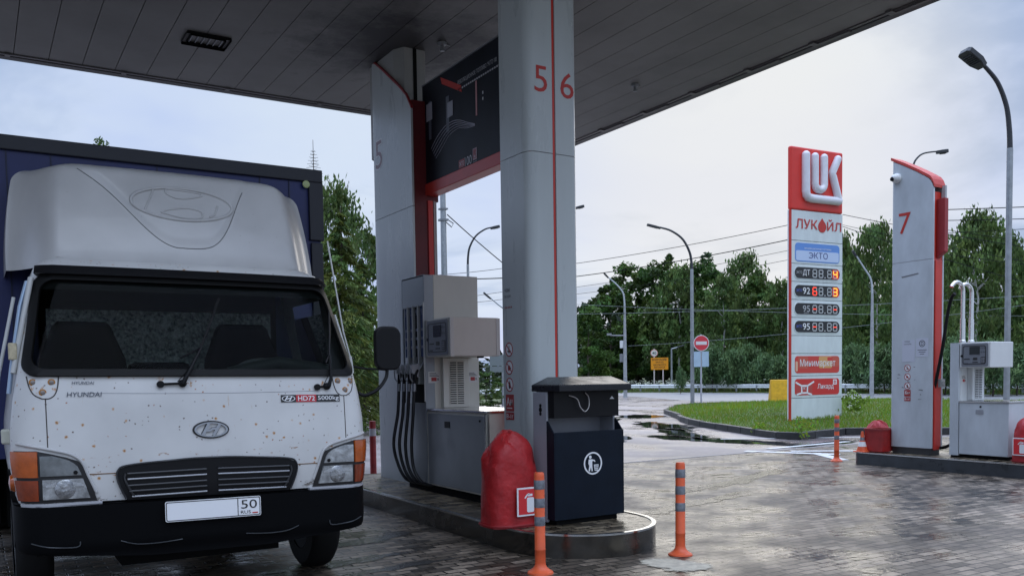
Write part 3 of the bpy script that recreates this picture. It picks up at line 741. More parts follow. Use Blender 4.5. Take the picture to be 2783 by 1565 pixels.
# nozzle side of the tower: steel skin with four bays between fins
b = MB(); b.box(-.004, .114, 1.378, 1.40, .05, 2.45); b.box(-.004, .114, 1.40, 1.97, 2.43, 2.452); b.box(-.004, .02, 1.97, 1.995, .05, 2.45); b.box(-.004, .02, 1.40, 1.97, 2.10, 2.45); b.box(-.004, .02, 1.40, 1.97, .05, .98); b.build('nozzle_frame', BRUSHED, pump, bevel=.003)
b = MB(); b.box(.10, .115, 1.40, 1.97, .98, 2.10); b.build('bay_back', BLACKM, pump)
for k in range(3):
    y = 1.41+.1425*(k+1); b = MB(); b.box(-.012, .10, y-.008, y+.008, 1.20, 2.12); b.build('bay_fin', P('fin', (.42, .42, .40), .35, .3), pump, bevel=.004)
b = MB(); b.box(-.02, -.004, 1.378, 1.394, 1.0, 2.14); b.build('bay_fin', P('fin', (0, 0, 0)), pump, bevel=.004)
FT = Frame((.02, 0, 0), (0, -1, 0))
for k, s_ in enumerate(('95', '92', 'ДТ', '95')):
    yc = 1.41+.1425*k+.07
    b = MB(); plate(b, FT, [(-yc-.055, 1.52), (-yc+.055, 1.52), (-yc+.055, 2.10), (-yc-.055, 2.10)], -.03, .0, 0)
    text(b, FT, s_, -yc-.035, -yc+.035, 2.0, 2.07, .002, 1, .01)
    for q in range(3): plate(b, FT, [(-yc-.04, 1.62+.1*q), (-yc+.04-.01*q, 1.62+.1*q), (-yc+.04-.01*q, 1.65+.1*q), (-yc-.04, 1.65+.1*q)], 0, .002, 1)
    b.build('grade_label', [STICK_B if k != 1 else BLACK, P('label_text', (.35, .38, .48), .5)], pump)
# nozzles and hoses
for k in range(4):
    yc = 1.41+.1425*k+.07
    b = MB()
    b.tube([(.08, yc, 1.50), (.02, yc, 1.44), (-.06, yc, 1.36)], [.012, .013, .018], 8, 0)
    b.tube([(-.06, yc, 1.37), (-.09, yc, 1.31), (-.10, yc, 1.20)], [.024, .026, .020], 10, 1)
    b.tube([(-.035, yc, 1.40), (-.10, yc, 1.415), (-.155, yc, 1.36), (-.15, yc, 1.27), (-.11, yc, 1.22)], .008, 6, 0)
    b.hexa([(-.13, yc-.018, 1.33), (-.05, yc-.018, 1.28), (-.05, yc+.018, 1.28), (-.13, yc+.018, 1.33), (-.15, yc-.02, 1.42), (-.03, yc-.02, 1.44), (-.03, yc+.02, 1.44), (-.15, yc+.02, 1.42)], 0)
    b.build('nozzle', [P('nozzle_cover', (.34, .35, .36), .4, .2), BLACK], pump, smooth=40)
    path = smooth_path([(-.10, yc, 1.22), (-.103, yc+.005, 1.12), (-.115, yc+.02, .85), (-.135-.012*k, yc+.035, .5), (-.125, yc+.015, .24), (-.075, yc-.07, .085), (-.01, yc-.16, .045), (.03, yc-.2, .06)], 6)
    b = MB(); b.tube(path, .0195, 10, 0); b.tube([(-.10, yc, 1.21), (-.103, yc+.003, 1.12)], .024, 10, 1); b.build('hose', [P('pump_hose', (.022, .023, .025), .28), STEEL], pump, smooth=60)

pump2 = thing('fuel_pump', 'low white fuel pump with two bent chrome hose masts beside the pillar numbered 7', 'fuel pump', (12.2, 6.70, ZT))
PW2 = P('pump_enamel_white', (.60, .61, .60), .42, var=.06, vs=3)
b = MB(); b.box(.03, .57, .03, .86, 0, .06); b.build('plinth', BLACKM, pump2)
b = MB(); b.box(0, .60, 0, .72, .05, .80); b.build('cabinet', PANEL_DIRTY, pump2, bevel=.008)
b = MB(); b.box(-.012, .612, -.012, .72, .80, .825); b.build('cabinet_lid', CHROME, pump2, bevel=.006)
b = MB(); b.box(-.006, .0, .36, .47, .64, .70); b.build('data_plate', P('plate_grey', (.28, .29, .31), .4), pump2)
b = MB(); b.lathe([(.014, 0), (.014, .008), (0, .009)], (-.001, .40, .745), 12, axis='x'); b.build('lock', BLACK, pump2)
b = MB(); b.box(.03, .58, .72, .86, .06, 1.66); b.build('tower', PW2, pump2, bevel=.006)
b = MB(); b.box(-.006, .03, .73, .86, .03, 1.665); b.build('tower_edge', PANEL_DIRTY, pump2)
b = MB(); b.box(.20, .50, .64, .72, .827, 1.30); b.build('vent_box', PW2, pump2, bevel=.006)
louvres(pump2, Frame((.25, .639, .85), (1, 0, 0)), .20, .44, 17, PW2)
pay_sticker(pump2, Frame((0, .719, 0), (1, 0, 0)), .045, 1.08, .12, .12)
b = MB(); b.box(0, .585, .27, .72, 1.30, 1.665); b.build('head', PW2, pump2, bevel=.010)
pump_display(pump2, Frame((-.001, .71, 1.30), (0, -1, 0)), .44, .365)
for xx, yy, hz in ((.20, .80, 2.58), (.42, .80, 2.56)):
    b = MB()
    b.tube([(xx, yy, 1.66), (xx, yy, 2.02)], .036, 14, 0)
    pts = [(xx, yy, 2.02), (xx, yy, hz-.16)] + [(xx-.12+.12*math.cos(a), yy+.02*(1-math.cos(a)), hz-.16+.13*math.sin(a)) for a in [PI*i/10*.85 for i in range(1, 11)]]
    b.tube(pts, .029, 12, 0); b.lathe([(.045, 1.66), (.045, 1.70), (.036, 1.71)], (xx, yy, 0), 14)
    b.build('hose_mast', P('mast_chrome', (.72, .72, .70), .2, .9), pump2, smooth=40)
hp = [on_x(px, py, 12.1+.03*i) for i, (px, py) in enumerate(((2402, 738), (2393, 752), (2384, 790), (2370, 880), (2352, 970), (2336, 1030), (2331, 1080), (2340, 1110), (2362, 1126), (2392, 1118), (2408, 1105)))]
b = MB(); b.tube(smooth_path([p-Vector((12.2, 6.70, ZT)) for p in hp], 6), .024, 10); b.build('hose', RUBBER, pump2, smooth=60)

# ------------------------------------------------------------------ pillar 7
p7 = thing('pillar', 'grey pillar with a red 7, a dome camera and a sloping red-edged top', 'pillar', (12.29, 7.82, ZT))
tp7 = [(0, 4.16), (.03, 4.24), (.07, 4.295), (.14, 4.345), (.30, 4.45), (.50, 4.57), (.72, 4.69)]
tp7 = [(y, z-ZT) for y, z in tp7]
s_shell(p7, -.135, -.105, 0, .70, tp7, 3.115-ZT, PANEL_DIRTY, rnd=.06, zb0=.105)
s_shell(p7, .105, .135, 0, .70, tp7, 3.115-ZT, PANEL_DIRTY, rnd=.06, zb0=.105)
REDP = P('red_faded', (.55, .06, .045), .5, var=.2, vs=6)
b = MB(); n = len(tp7); vs = []
for y, z in tp7: vs += [(-.14, y-.012, z+.002), (.14, y-.012, z+.002), (.14, y-.012, z+.045), (-.14, y-.012, z+.045)]
b.add(vs, [(i*4+j, i*4+(j+1) % 4, (i+1)*4+(j+1) % 4, (i+1)*4+j) for i in range(n-1) for j in range(4)] + [(3, 2, 1, 0), (n*4-4, n*4-3, n*4-2, n*4-1)])
b.build('sloping_cap', REDP, p7)
b = MB(); b.box(-.10, .10, .01, .63, .10, 4.1-ZT); b.build('core', RED, p7)
b = MB(); b.box(-.095, .07, -.02, .008, .08, 2.90); b.build('red_channel', RED, p7, bevel=.01)
b = MB(); b.hexa([(-.05, -.125, 3.02), (.04, -.125, 3.02), (.04, -.0, 2.93), (-.05, -.0, 2.93), (-.05, -.125, 3.80), (.04, -.125, 3.80), (.04, -.0, 3.80), (-.05, -.0, 3.80)]); b.build('bracket', DARKRED, p7, bevel=.006)
b = MB(); b.box(.06, .10, -.06, 0, 3.7, 4.0); b.build('bracket_stub', P('stub', (.4, .4, .4), .4), p7)
b = MB(); b.box(-.115, .115, .03, .66, -.012, .10); b.build('plinth', P('plinth_dark', (.05, .05, .05), .4, .4), p7)
b = MB(); b.box(-.02, .09, -.07, -.022, 1.02, 1.14); b.box(.0, .06, -.085, -.07, 1.05, 1.11); b.build('junction_box', P('box_grey', (.35, .36, .35), .5), p7, bevel=.004)
F7 = Frame((-.136, 0, 0), (0, -1, 0))
b = MB(); text(b, F7, '7', -.565, -.365, 3.545-ZT, 3.86-ZT, .002); b.build('number', LETTER_RED, p7)
b = MB(); b.lathe([(.075, 0), (.075, .03), (.06, .05)], (-.136, .60, 4.40-ZT), 18, 0, 'x'); b.lathe([(.062*math.cos(a), .05+.062*math.sin(a)) for a in [PI/2*i/7 for i in range(8)]], (-.136, .60, 4.40-ZT), 18, 0, 'x')
b.lathe([(.034, .085), (.034, .108), (.024, .115), (0, .116)], (-.136, .615, 4.385-ZT), 14, 1, 'x'); b.build('dome_camera', [WHITE, BLACK], p7, smooth=40)
for kk, zz in enumerate((1.51, 1.375, 1.235)): circle_sign(p7, F7, -.40, zz-ZT, .052, kk)
b = MB(); plate(b, F7, [(-.49, 1.60-ZT), (-.28, 1.60-ZT), (-.28, 1.93-ZT), (-.49, 1.93-ZT)], .001, .002, 0); text(b, F7, 'ЧАЕВЫЕ', -.46, -.36, 1.90-ZT, 1.92-ZT, .003, 1); text(b, F7, 'ОНЛАЙН', -.46, -.34, 1.86-ZT, 1.885-ZT, .003, 1); b.build('tip_sticker', [P('sticker_pale', (.55, .57, .64), .45), LETTER_BLACK], p7)
b = MB(); plate(b, F7, [(-.26, 1.67-ZT), (-.06, 1.67-ZT), (-.06, 1.95-ZT), (-.26, 1.95-ZT)], .001, .002, 0); ring(b, F7, circle(-.16, 1.87-ZT, .05), circle(-.16, 1.87-ZT, .04), .002, .003, 1); ring(b, F7, rrect(-.18, -.14, 1.845-ZT, 1.895-ZT, .008), rrect(-.173, -.147, 1.853-ZT, 1.887-ZT, .006), .002, .003, 1)
for k in range(3): plate(b, F7, [(-.235+.02*k, 1.77-.03*k-ZT), (-.085-.02*k, 1.77-.03*k-ZT), (-.085-.02*k, 1.778-.03*k-ZT), (-.235+.02*k, 1.778-.03*k-ZT)], .002, .003, 1)
b.build('notice_sticker', [P('sticker_pale', (0, 0, 0)), LETTER_BLACK], p7)
b = MB(); plate(b, F7, rrect(-.45, -.345, 1.075-ZT, 1.175-ZT, .005), .001, .003, 0); text(b, F7, 'Бн', -.435, -.36, 1.11-ZT, 1.155-ZT, .004, 1, .01); b.build('fuel_sticker', [P('sticker_red', (0, 0, 0)), LETTER_WHITE], p7)
b = MB(); plate(b, F7, rrect(-.45, -.345, 1.005-ZT, 1.062-ZT, .005), .001, .003, 0); text(b, F7, 'В-1г', -.44, -.355, 1.02-ZT, 1.05-ZT, .004, 1, .01); b.build('fuel_sticker', [P('sticker_red', (0, 0, 0)), LETTER_WHITE], p7)
b = MB(); rnd = random.Random(4)
for k in range(16):
    y = -rnd.uniform(.05, .66); z = rnd.choice((rnd.uniform(1.0, 2.0), rnd.uniform(1.2, 1.7)))-ZT; l = rnd.uniform(.02, .08)
    plate(b, F7, [(y, z), (y+l, z+rnd.uniform(-.01, .01)), (y+l*.9, z+.006), (y+l*.2, z+.01)], .0005, .0012)
plate(b, F7, [(-.52, 2.90-ZT), (-.24, 2.93-ZT), (-.22, 2.915-ZT), (-.50, 2.88-ZT)], .0005, .0012)
b.build('scuff', P('scuff', (.16, .16, .17), .6), p7)

# ------------------------------------------------------------------ small things on and by the islands
def fire_cover(loc, rx, ry, h, label, seed, tagpos=None, tagdir=(1, 0, 0), rz=0.0):
    t = thing('fire_extinguisher_cover', label, 'cover', loc, rz)
    rnd = random.Random(seed); ph = [(rnd.uniform(0, 6.28), rnd.uniform(2, 7), rnd.uniform(0, 6.28), rnd.uniform(3, 14)) for _ in range(9)]
    prof = [(1.02, 0), (1.0, .05), (1.0, .2), (.99, .4), (.97, .58), (.93, .70), (.82, .82), (.62, .91), (.42, .965), (.25, 1.0), (.0, 1.0)]
    pr = smooth_path([(a, z, 0) for a, z in prof], 2)
    b = MB(); n = 40
    def fn(u, v):
        p = pr[v]; a = 2*PI*u/n; d = 0
        for p1, k1, p2, k2 in ph: d += math.sin(a*round(k1)+p1+p.y*3)*math.sin(p.y*k2+p2+a)
        amp = .022 if p.y < .66 else .05
        for p1, k1, p2, k2 in ph[:5]: d -= (1.5 if p.y > .5 else .5)*max(0, 1-abs(math.sin((a*1.5+p1)+(p.y-.7)*k2*.8+p2))*3.2)
        s = p.x*(1+amp*d*.6); sq = .8
        ca, sa = math.cos(a), math.sin(a)
        # a boxed, slightly square plan
        q = (abs(ca)**3+abs(sa)**3)**(-1/3.)
        return (ca*rx*s*q*.94, sa*ry*s*q*.94, h*(p.y+.008*d*(p.y > .6)))
    b.grid(fn, range(n+1), range(len(pr)))
    m = P('red_tarpaulin', (.40, .014, .016), .50, var=.22, vs=5, bump=.5, bs=16)
    b.build('cover', m, t, smooth=24)
    b = MB(); b.tube([(math.cos(2*PI*i/24)*rx*1.0*(abs(math.cos(2*PI*i/24))**3+abs(math.sin(2*PI*i/24))**3)**(-1/3.), math.sin(2*PI*i/24)*ry*1.0*(abs(math.cos(2*PI*i/24))**3+abs(math.sin(2*PI*i/24))**3)**(-1/3.), .02) for i in range(25)], .009, 6); b.build('hem', P('hem_red', (.28, .012, .014), .6), t, smooth=60)
    if tagpos:
        fr = Frame(tagpos, tagdir); b = MB(); plate(b, fr, rrect(0, .22, 0, .24, .006), 0, .006, 0); plate(b, fr, [(.014, .014), (.206, .014), (.206, .226), (.014, .226)], .006, .0075, 1)
        plate(b, fr, rrect(.095, .165, .03, .155, .015), .0075, .009, 0); plate(b, fr, rrect(.105, .15, .165, .185, .006), .0075, .009, 0); stroke(b, fr, [(.12, .187), (.10, .18), (.075, .15)], .012, .0075, .009, 0)
        b.build('extinguisher_tag', [LETTER_WHITE, P('tag_red', (.66, .03, .035), .35)], t)
    return t
fire_cover((3.87, 6.36, ZT), .255, .20, .80, 'bulky red tarpaulin cover with a fire extinguisher tag beside the litter bin', 3, (-.06, -.215, .10))
fire_cover((12.25, 6.42, ZT), .20, .22, .62, 'red tarpaulin cover with a fire extinguisher tag against the low white pump', 8, (-.20, .14, .10), (0, -1, 0))
fire_cover((12.55, 9.02, .004), .2, .2, .66, 'red tarpaulin bundle bulging behind the red box at the pillar numbered 7', 15)

# red sand box beside pillar 7
t = thing('sand_box', 'open-topped red metal box standing left of the pillar numbered 7', 'box', (11.98, 8.62, ZT))
b = MB(); fr = Frame((0, 0, 0), (1, 0, 0), (0, 1, 0)); ring(b, fr, [(0, -.10), (.34, -.10), (.34, .22), (0, .22)], [(.012, -.088), (.328, -.088), (.328, .208), (.012, .208)], .02, .37); b.box(.01, .33, -.09, .21, .02, .03); b.build('body', P('box_red', (.36, .02, .018), .5, var=.25, vs=6), t)
b = MB(); ring(b, fr, [(-.01, -.11), (.35, -.11), (.35, .23), (-.01, .23)], [(.0, -.1), (.34, -.1), (.34, .22), (.0, .22)], .35, .375); b.build('rim', DARKRED, t)

# traffic cone
t = thing('traffic_cone', 'small orange and white traffic cone on the corner of the far island', 'cone', (11.95, 8.86, ZT))
b = MB(); b.box(-.10, .10, -.10, .10, 0, .02); b.build('base', ORANGE, t, bevel=.008)
b = MB(); prof = [(.085, .02), (.062, .10), (.045, .18), (.036, .215), (.022, .30), (.018, .325), (.0, .325)]
b.lathe([(.085, .02), (.066, .09)], n=20, mi=0, caps=False); b.lathe([(.066, .09), (.045, .165)], n=20, mi=1, caps=False); b.lathe([(.045, .165), (.040, .185)], n=20, mi=0, caps=False); b.lathe([(.040, .185), (.03, .235)], n=20, mi=2, caps=False); b.lathe([(.03, .235), (.018, .325), (.0, .328)], n=20, mi=0)
b.build('cone_body', [ORANGE, LETTER_WHITE, SILVER], t, smooth=40)

# flexible posts
def flex_post(loc, label, rot, h=.75):
    t = thing('flexible_post', label, 'post', loc, group='orange striped flexible posts', rot=rot)
    b = MB(); b.lathe([(.098, 0), (.095, .012), (.074, .024), (.052, .042), (.042, .060), (.0405, .075)], n=26); b.build('base', ORANGE, t, smooth=35)
    b = MB(); r = .0395; b.lathe([(r, .07), (r, .17), (r*1.03, .172), (r*1.03, .182), (r, .184), (r*.97, h-.03), (r*.93, h-.012), (r*.80, h-.002), (0, h)], n=26); b.build('tube', ORANGE, t, smooth=35)
    for k in range(3):
        z = h-.125-.135*k; b = MB(); b.lathe([(r*1.005, z), (r*1.02, z+.002), (r*1.02, z+.066), (r*1.005, z+.068)], n=26, caps=False); b.build('reflective_band', SILVER, t, smooth=35)
    return t
fp = flex_post((3.52, 5.36, .004), 'orange striped flexible post in front of the red tarpaulin cover and the litter bin', (0, 0, 0))
dup(fp, (4.80, 5.25, .004), rot=(RAD(.5), RAD(1.6), 1.0), label='orange striped flexible post standing alone on the paving right of the litter bin')
dup(fp, (12.02, 9.40, .004), rot=(0, RAD(-.3), 2.0), label='orange striped flexible post at the corner of the far island below the price sign')
t = thing('red_post', 'dark red flexible post with one white band between the truck and the far column', 'post', (5.02, 12.14, 0))
b = MB(); b.lathe([(.12, 0), (.10, .02), (.06, .04), (.05, .05)], n=20); b.build('base', DARKRED, t, smooth=35)
b = MB(); b.lathe([(.048, .04), (.048, .80), (.046, .84), (.0, .845)], n=20); b.build('tube', P('post_dark_red', (.30, .02, .02), .45, var=.3, vs=8), t, smooth=35)
b = MB(); b.lathe([(.0495, .62), (.0495, .73)], n=20, caps=False); b.build('reflective_band', P('band_pale', (.5, .48, .5), .4), t)

# litter bin
bn = thing('litter_bin', 'dark blue hooded litter bin with a white tidy-man emblem on the island end', 'litter bin', (4.50, 6.05, ZT))
NAVY = P('bin_navy', (.0045, .009, .017), .45, var=.2, vs=5, spec=.18)
GREYP = P('bin_grey', (.30, .31, .34), .45, var=.05)
b = MB(); b.box(-.33, .32, .04, .34, 0, .05); b.build('plinth', BLACKM, bn)
b = MB()
b.prism([(0, .045), (0, .79), (.012, .79), (.10, .885), (.115, .885), (.115, .045)], lambda a, bb, c: (c, a, bb), -.372, -.360)
b.prism([(0, .045), (0, .79), (.012, .79), (.10, .885), (.115, .885), (.115, .045)], lambda a, bb, c: (c, a, bb), .360, .372)
b.box(-.360, .360, 0, .012, .045, .79); b.box(-.360, .360, .012, .115, .045, .06)
b.build('front_box', NAVY, bn, bevel=.003)
b = MB()
side = [(.115, .02), (.115, 1.13), (.32, 1.13), (.32, .02)]
b.prism(side, lambda a, bb, c: (c, a, bb), -.372, -.350); b.prism(side, lambda a, bb, c: (c, a, bb), .345, .365)
b.box(-.35, .345, .30, .32, .02, 1.13); b.build('back_shell', GREYP, bn, bevel=.003)
b = MB(); b.box(-.349, .343, .03, .299, .91, 1.135); b.build('ash_drawer', BLACK, bn, bevel=.004)
b = MB(); b.box(-.30, .30, .05, .25, .70, .705); b.build('liner', P('liner', (.10, .10, .11), .5), bn)
b = MB()
b.box(-.37, .395, -.085, .345, 1.135, 1.19)
b.hexa([(-.37, -.085, 1.19), (.395, -.085, 1.19), (.395, .345, 1.19), (-.37, .345, 1.19), (-.20, .14, 1.258), (.35, .14, 1.258), (.35, .345, 1.258), (-.20, .345, 1.258)])
b.build('hood', P('bin_hood', (.008, .009, .012), .28, spec=.4, bump=.05, bs=3, rvar=.12, vs=6), bn, bevel=.006)
b = MB(); b.tube(smooth_path([(-.20, .02, 1.10), (-.13, .0, 1.07), (-.10, -.005, 1.0), (-.055, -.01, .96), (-.01, -.005, 1.0), (0, .01, 1.08), (-.03, .02, 1.12)], 6), .0045, 6); b.build('wire_loop', P('pale_wire', (.5, .47, .45), .5), bn, smooth=60)
b = MB(); b.prism([(.24, 1.06), (.29, 1.06), (.275, 1.072), (.265, 1.085), (.255, 1.072)], lambda a, bb, c: (a, c, bb), .024, .029); b.build('hood_mark', LETTER_WHITE, bn)
b = MB(); b.lathe([(.022, 0), (.022, .004), (0, .004)], (-.372, .20, .98), 8, 0, 'x'); b.lathe([(.016, 0), (.016, .004), (0, .004)], (-.372, .20, 1.015), 8, 0, 'x'); b.lathe([(.016, 0), (.016, .004), (0, .004)], (-.372, .20, .945), 8, 0, 'x'); b.build('lock', BLACKM, bn)
FBn = Frame((0.03, -.001, .51), (1, 0, 0)); b = MB()
ring(b, FBn, circle(0, 0, .098, 40), circle(0, 0, .084, 40), 0, .002)
plate(b, FBn, circle(-.028, .055, .014, 14), 0, .002)
plate(b, FBn, [(-.045, .036), (-.012, .036), (.018, .028), (.026, .012), (.018, .010), (.010, .020), (-.008, .018), (-.008, -.02), (-.004, -.066), (-.014, -.070), (-.022, -.03), (-.036, -.070), (-.048, -.064), (-.040, -.02), (-.050, .0)], 0, .002)
plate(b, FBn, [(.010, -.012), (.060, -.012), (.052, -.066), (.018, -.066)], 0, .002)
b.build('emblem', LETTER_WHITE, bn)
b = MB()
for r_ in range(3):
    for c_ in range(3): a0 = .020+.012*c_; z0 = -.056+.014*r_; plate(b, FBn, [(a0, z0), (a0+.007, z0), (a0+.007, z0+.008), (a0, z0+.008)], .002, .003)
b.build('emblem_basket', NAVY, bn)

# ------------------------------------------------------------------ price sign
SR = Vector((math.cos(RAD(4)), -math.sin(RAD(4)), 0))
sg = thing('price_sign', 'tall red and white fuel price sign on the grass island', 'price sign', (18.58, 15.95, .2), -RAD(4))
SW, SH = 1.90, 7.24
zs = [SH-x*SH/747 for x in (0, 172, 254.8, 317.6, 366.8, 416, 465, 514.5, 564, 625.8, 687, 747)]
FSg = Frame((0, 0, 0), (1, 0, 0))
b = MB(); b.box(-.03, -.004, .02, .10, -.06, zs[1]+.005); b.build('red_edge', RED, sg, bevel=.006)
b = MB(); b.box(-.03, -.004, .102, .14, .0, zs[1]+.005); b.build('outer_edge', WHITE, sg)
b = MB(); b.box(0, SW-.01, .125, .14, 0, zs[1]); b.build('back', GREYM, sg)
b = MB(); b.box(-.035, SW, .015, .15, zs[1]+.008, SH); b.build('logo_box', P('logo_red', (.66, .032, .02), .38, var=.06, vs=3), sg, bevel=.05, seg=3)
SWH = P('sign_white', (.64, .69, .675), .4, var=.08, vs=4, det=9, stretch=.3)
for i in range(1, 11):
    b = MB(); b.box(0, SW-.01, .02, .12, zs[i+1]+.012, zs[i]-.0); b.build('sign_panel', SWH, sg, bevel=.006)
b = MB(); b.box(.01, SW-.03, .03, .11, 0, zs[1]); b.build('inner_frame', BLACKM, sg)
# the white raised emblem: an L with a returning K arm and a U inside it
def sz(px, py):   # pixel of the sign detail view -> coordinates on the face
    # bilinear on the measured corners of the red box
    x0, x1 = 132., 748.; u = (px-x0)/(x1-x0); top = 62+u*100; bot = 838+u*52
    v = (py-top)/(bot-top); return (.03+u*(SW-.10), SH-v*(SH-zs[1]))
b = MB()
def tube2(pts, r, closed=False):
    pp = [FSg(*sz(*p), .03) for p in pts]; b.tube(pp, r, 12, 0)
def ball(p, r): c = FSg(*sz(*p), .03); b.lathe([(r*math.sin(a), -r*math.cos(a)) for a in [PI*i/8 for i in range(9)]], c, 12, 0)
L_ = smooth_path([Vector((278, 185, 0)), Vector((278, 400, 0)), Vector((278, 620, 0))], 3); L_ = [(278, 185), (278, 620), (284, 660), (305, 690), (345, 705), (670, 738), (700, 742)]
tube2(L_, .115); ball((278, 185), .115)
U_ = [(391, 205), (391, 530)] + [(449+58*math.cos(PI-a), 530+68*math.sin(a)+12*a/PI) for a in [PI*i/8 for i in range(1, 8)]] + [(507, 545), (507, 222)]
tube2(U_, .105); ball((391, 205), .105); ball((507, 222), .105)
K_ = [(682, 245), (608, 405), (618, 440), (700, 742)]
tube2(K_, .105); ball((682, 245), .105); ball((700, 742), .10)
b.build('raised_emblem', P('emblem_white', (.72, .71, .74), .3, var=.06), sg, smooth=50)
# name panel
def row(i): return zs[i+1]+.012, zs[i]
z0, z1 = row(1); H_ = z1-z0
b = MB(); FSp = Frame((0, .02, 0), (1, 0, 0))
text(b, FSp, 'ЛУК', .14, .94, z0+H_*.40, z0+H_*.72, .012, 0, .012); text(b, FSp, 'ЙЛ', 1.29, 1.83, z0+H_*.40, z0+H_*.76+.02, .012, 0, .012)
dr = [(1.11, z0+H_*.80)] + [(1.11+.15*math.cos(a), z0+H_*.51+.15*math.sin(a)) for a in [RAD(35-250*i/14) for i in range(15)]]
plate(b, FSp, dr, 0, .012)
b.build('company_name', LETTER_RED, sg)
z0, z1 = row(2); H_ = z1-z0
b = MB(); plate(b, FSp, rrect(.12, SW-.13, z0+.05, z1-.05, .10), .001, .006, 0); plate(b, FSp, rrect(.15, SW-.16, z0+.08, z0+H_*.58, .05), .006, .009, 1)
text(b, FSp, 'ЭКТО', .62, 1.32, z0+.15, z0+.32, .012, 2, .006); text(b, FSp, 'ИННОВАЦИОННОЕ ТОПЛИВО', .45, 1.45, z0+H_*.64, z0+H_*.72, .012, 3)
b.build('fuel_plate', [P('plate_blue', (.12, .27, .62), .4), P('plate_pale', (.50, .60, .78), .4), P('text_navy', (.05, .07, .22), .4), LETTER_WHITE], sg)
P('dim_white', (.45, .46, .46), .5)
SEG = {'a': ((.1, .96), (.9, .96)), 'b': ((.95, .92), (.95, .54)), 'c': ((.95, .46), (.95, .08)), 'd': ((.1, .04), (.9, .04)), 'e': ((.05, .46), (.05, .08)), 'f': ((.05, .92), (.05, .54)), 'g': ((.1, .5), (.9, .5))}
SEGOFF = P('segment_off', (.50, .51, .50), .5); SEGR = P('segment_red', (.5, .03, .02), .4, emit=(1, .07, .03, .9)); SEGY = P('segment_yellow', (.6, .4, .05), .4, emit=(1, .55, .06, .9))
DISP = P('display_black', (.014, .015, .016), .35)
prices = [('ДТ', (('', ''), ('', ''), ('', ''), ('bcfg', 'y')), True), ('92', (('acdefg', 'r'), ('', ''), ('', ''), ('abcdg', 'y')), True), ('95', (('g', 'r'), ('', ''), ('', ''), ('g', 'r')), False), ('95', (('g', 'r'), ('', ''), ('', ''), ('g', 'r')), True)]
for i, (nm, digs, tagd) in enumerate(prices):
    z0, z1 = row(3+i); H_ = z1-z0; r_ = (H_-.16)/2
    b = MB(); plate(b, FSp, rrect(.10, SW-.12, z0+.08, z1-.08, r_-.005, 8), .001, .008, 0); ring(b, FSp, rrect(.085, SW-.105, z0+.065, z1-.065, r_+.008, 8), rrect(.10, SW-.12, z0+.08, z1-.08, r_-.005, 8), 0, .012, 1); b.build('price_display', [DISP, SWH], sg)
    b = MB(); text(b, FSp, nm, .40, .66, z0+.15, z1-.14, .011, 0, .004 if i in (1, 3) else 0)
    text(b, FSp, 'ЭКТО', .16, .37, z0+.21, z0+.28, .011, 1) if tagd else text(b, FSp, 'ЕВРО', .44, .62, z0+.105, z0+.135, .011, 0)
    b.build('fuel_name', [LETTER_WHITE if i != 2 else P('dim_white', (.45, .46, .46), .5), P('tag_blue', (.10, .16, .55), .4) if i else P('dim_white', (0, 0, 0))], sg)
    b = MB()
    for d, (lit, cl) in enumerate(digs):
        a0 = (.76, .99, 1.31, 1.53)[d]; w_ = .155; h0 = z0+.125; hh = H_-.25
        if cl == 'y': plate(b, FSp, rrect(a0-.03, a0+w_+.06, h0-.02, h0+hh+.02, .03), .008, .0095, 4)
        for s_, (p, q) in SEG.items():
            mi = 0 if s_ not in lit else (1 if cl == 'r' else 2)
            stroke(b, FSp, [(a0+p[0]*w_, h0+p[1]*hh), (a0+q[0]*w_, h0+q[1]*hh)], .027, .008, .012, mi)
    plate(b, FSp, circle(1.22, z0+.13, .016, 10), .008, .012, 3); b.build('price_digits', [SEGOFF, SEGR, SEGY, LETTER_WHITE, P('digit_glow', (.30, .02, .01), .4, emit=(1, .05, .02, .25))], sg)
z0, z1 = row(8); H_ = z1-z0
b = MB(); plate(b, FSp, rrect(.12, SW-.12, z0+.07, z1-.06, .09), .001, .006, 0)
plate(b, FSp, rrect(.24, .60, z0+.20, z1-.08, .03), .006, .008, 1); plate(b, FSp, rrect(1.0, 1.5, z0+.20, z1-.07, .05), .006, .008, 2); plate(b, FSp, rrect(1.5, 1.77, z0+.24, z1-.08, .04), .006, .008, 1); plate(b, FSp, rrect(1.32, 1.52, z1-.19, z1-.09, .03), .008, .009, 0)
plate(b, FSp, rrect(.14, .22, z0+.12, z1-.2, .03), .006, .008, 3); text(b, FSp, 'Минимаркет', .30, 1.62, z0+.20, z0+.44, .012, 4)
b.build('shop_plate', [P('plate_red', (.60, .05, .035), .4), P('plate_brick', (.55, .10, .06), .4), P('plate_tan', (.66, .34, .12), .4), P('plate_peach', (.7, .42, .28), .4), LETTER_WHITE], sg)
z0, z1 = row(9); H_ = z1-z0
b = MB(); plate(b, FSp, rrect(.12, SW-.12, z0+.07, z1-.07, .09), .001, .006, 0)
plate(b, FSp, rrect(.16, .76, z0+.10, z1-.20, .02), .006, .007, 2)
for p_ in ([(.14, z1-.16), (.36, z1-.26)], [(.36, z1-.26), (.58, z1-.26)], [(.58, z1-.26), (.82, z1-.15)], [(.36, z1-.26), (.37, z0+.12)], [(.58, z1-.26), (.57, z0+.12)], [(.18, z0+.09), (.37, z0+.13)], [(.37, z0+.13), (.57, z0+.13)], [(.57, z0+.13), (.74, z0+.08)]): stroke(b, FSp, p_, .045, .007, .011, 1)
text(b, FSp, 'К', .43, .50, z0+.22, z0+.29, .011, 1)
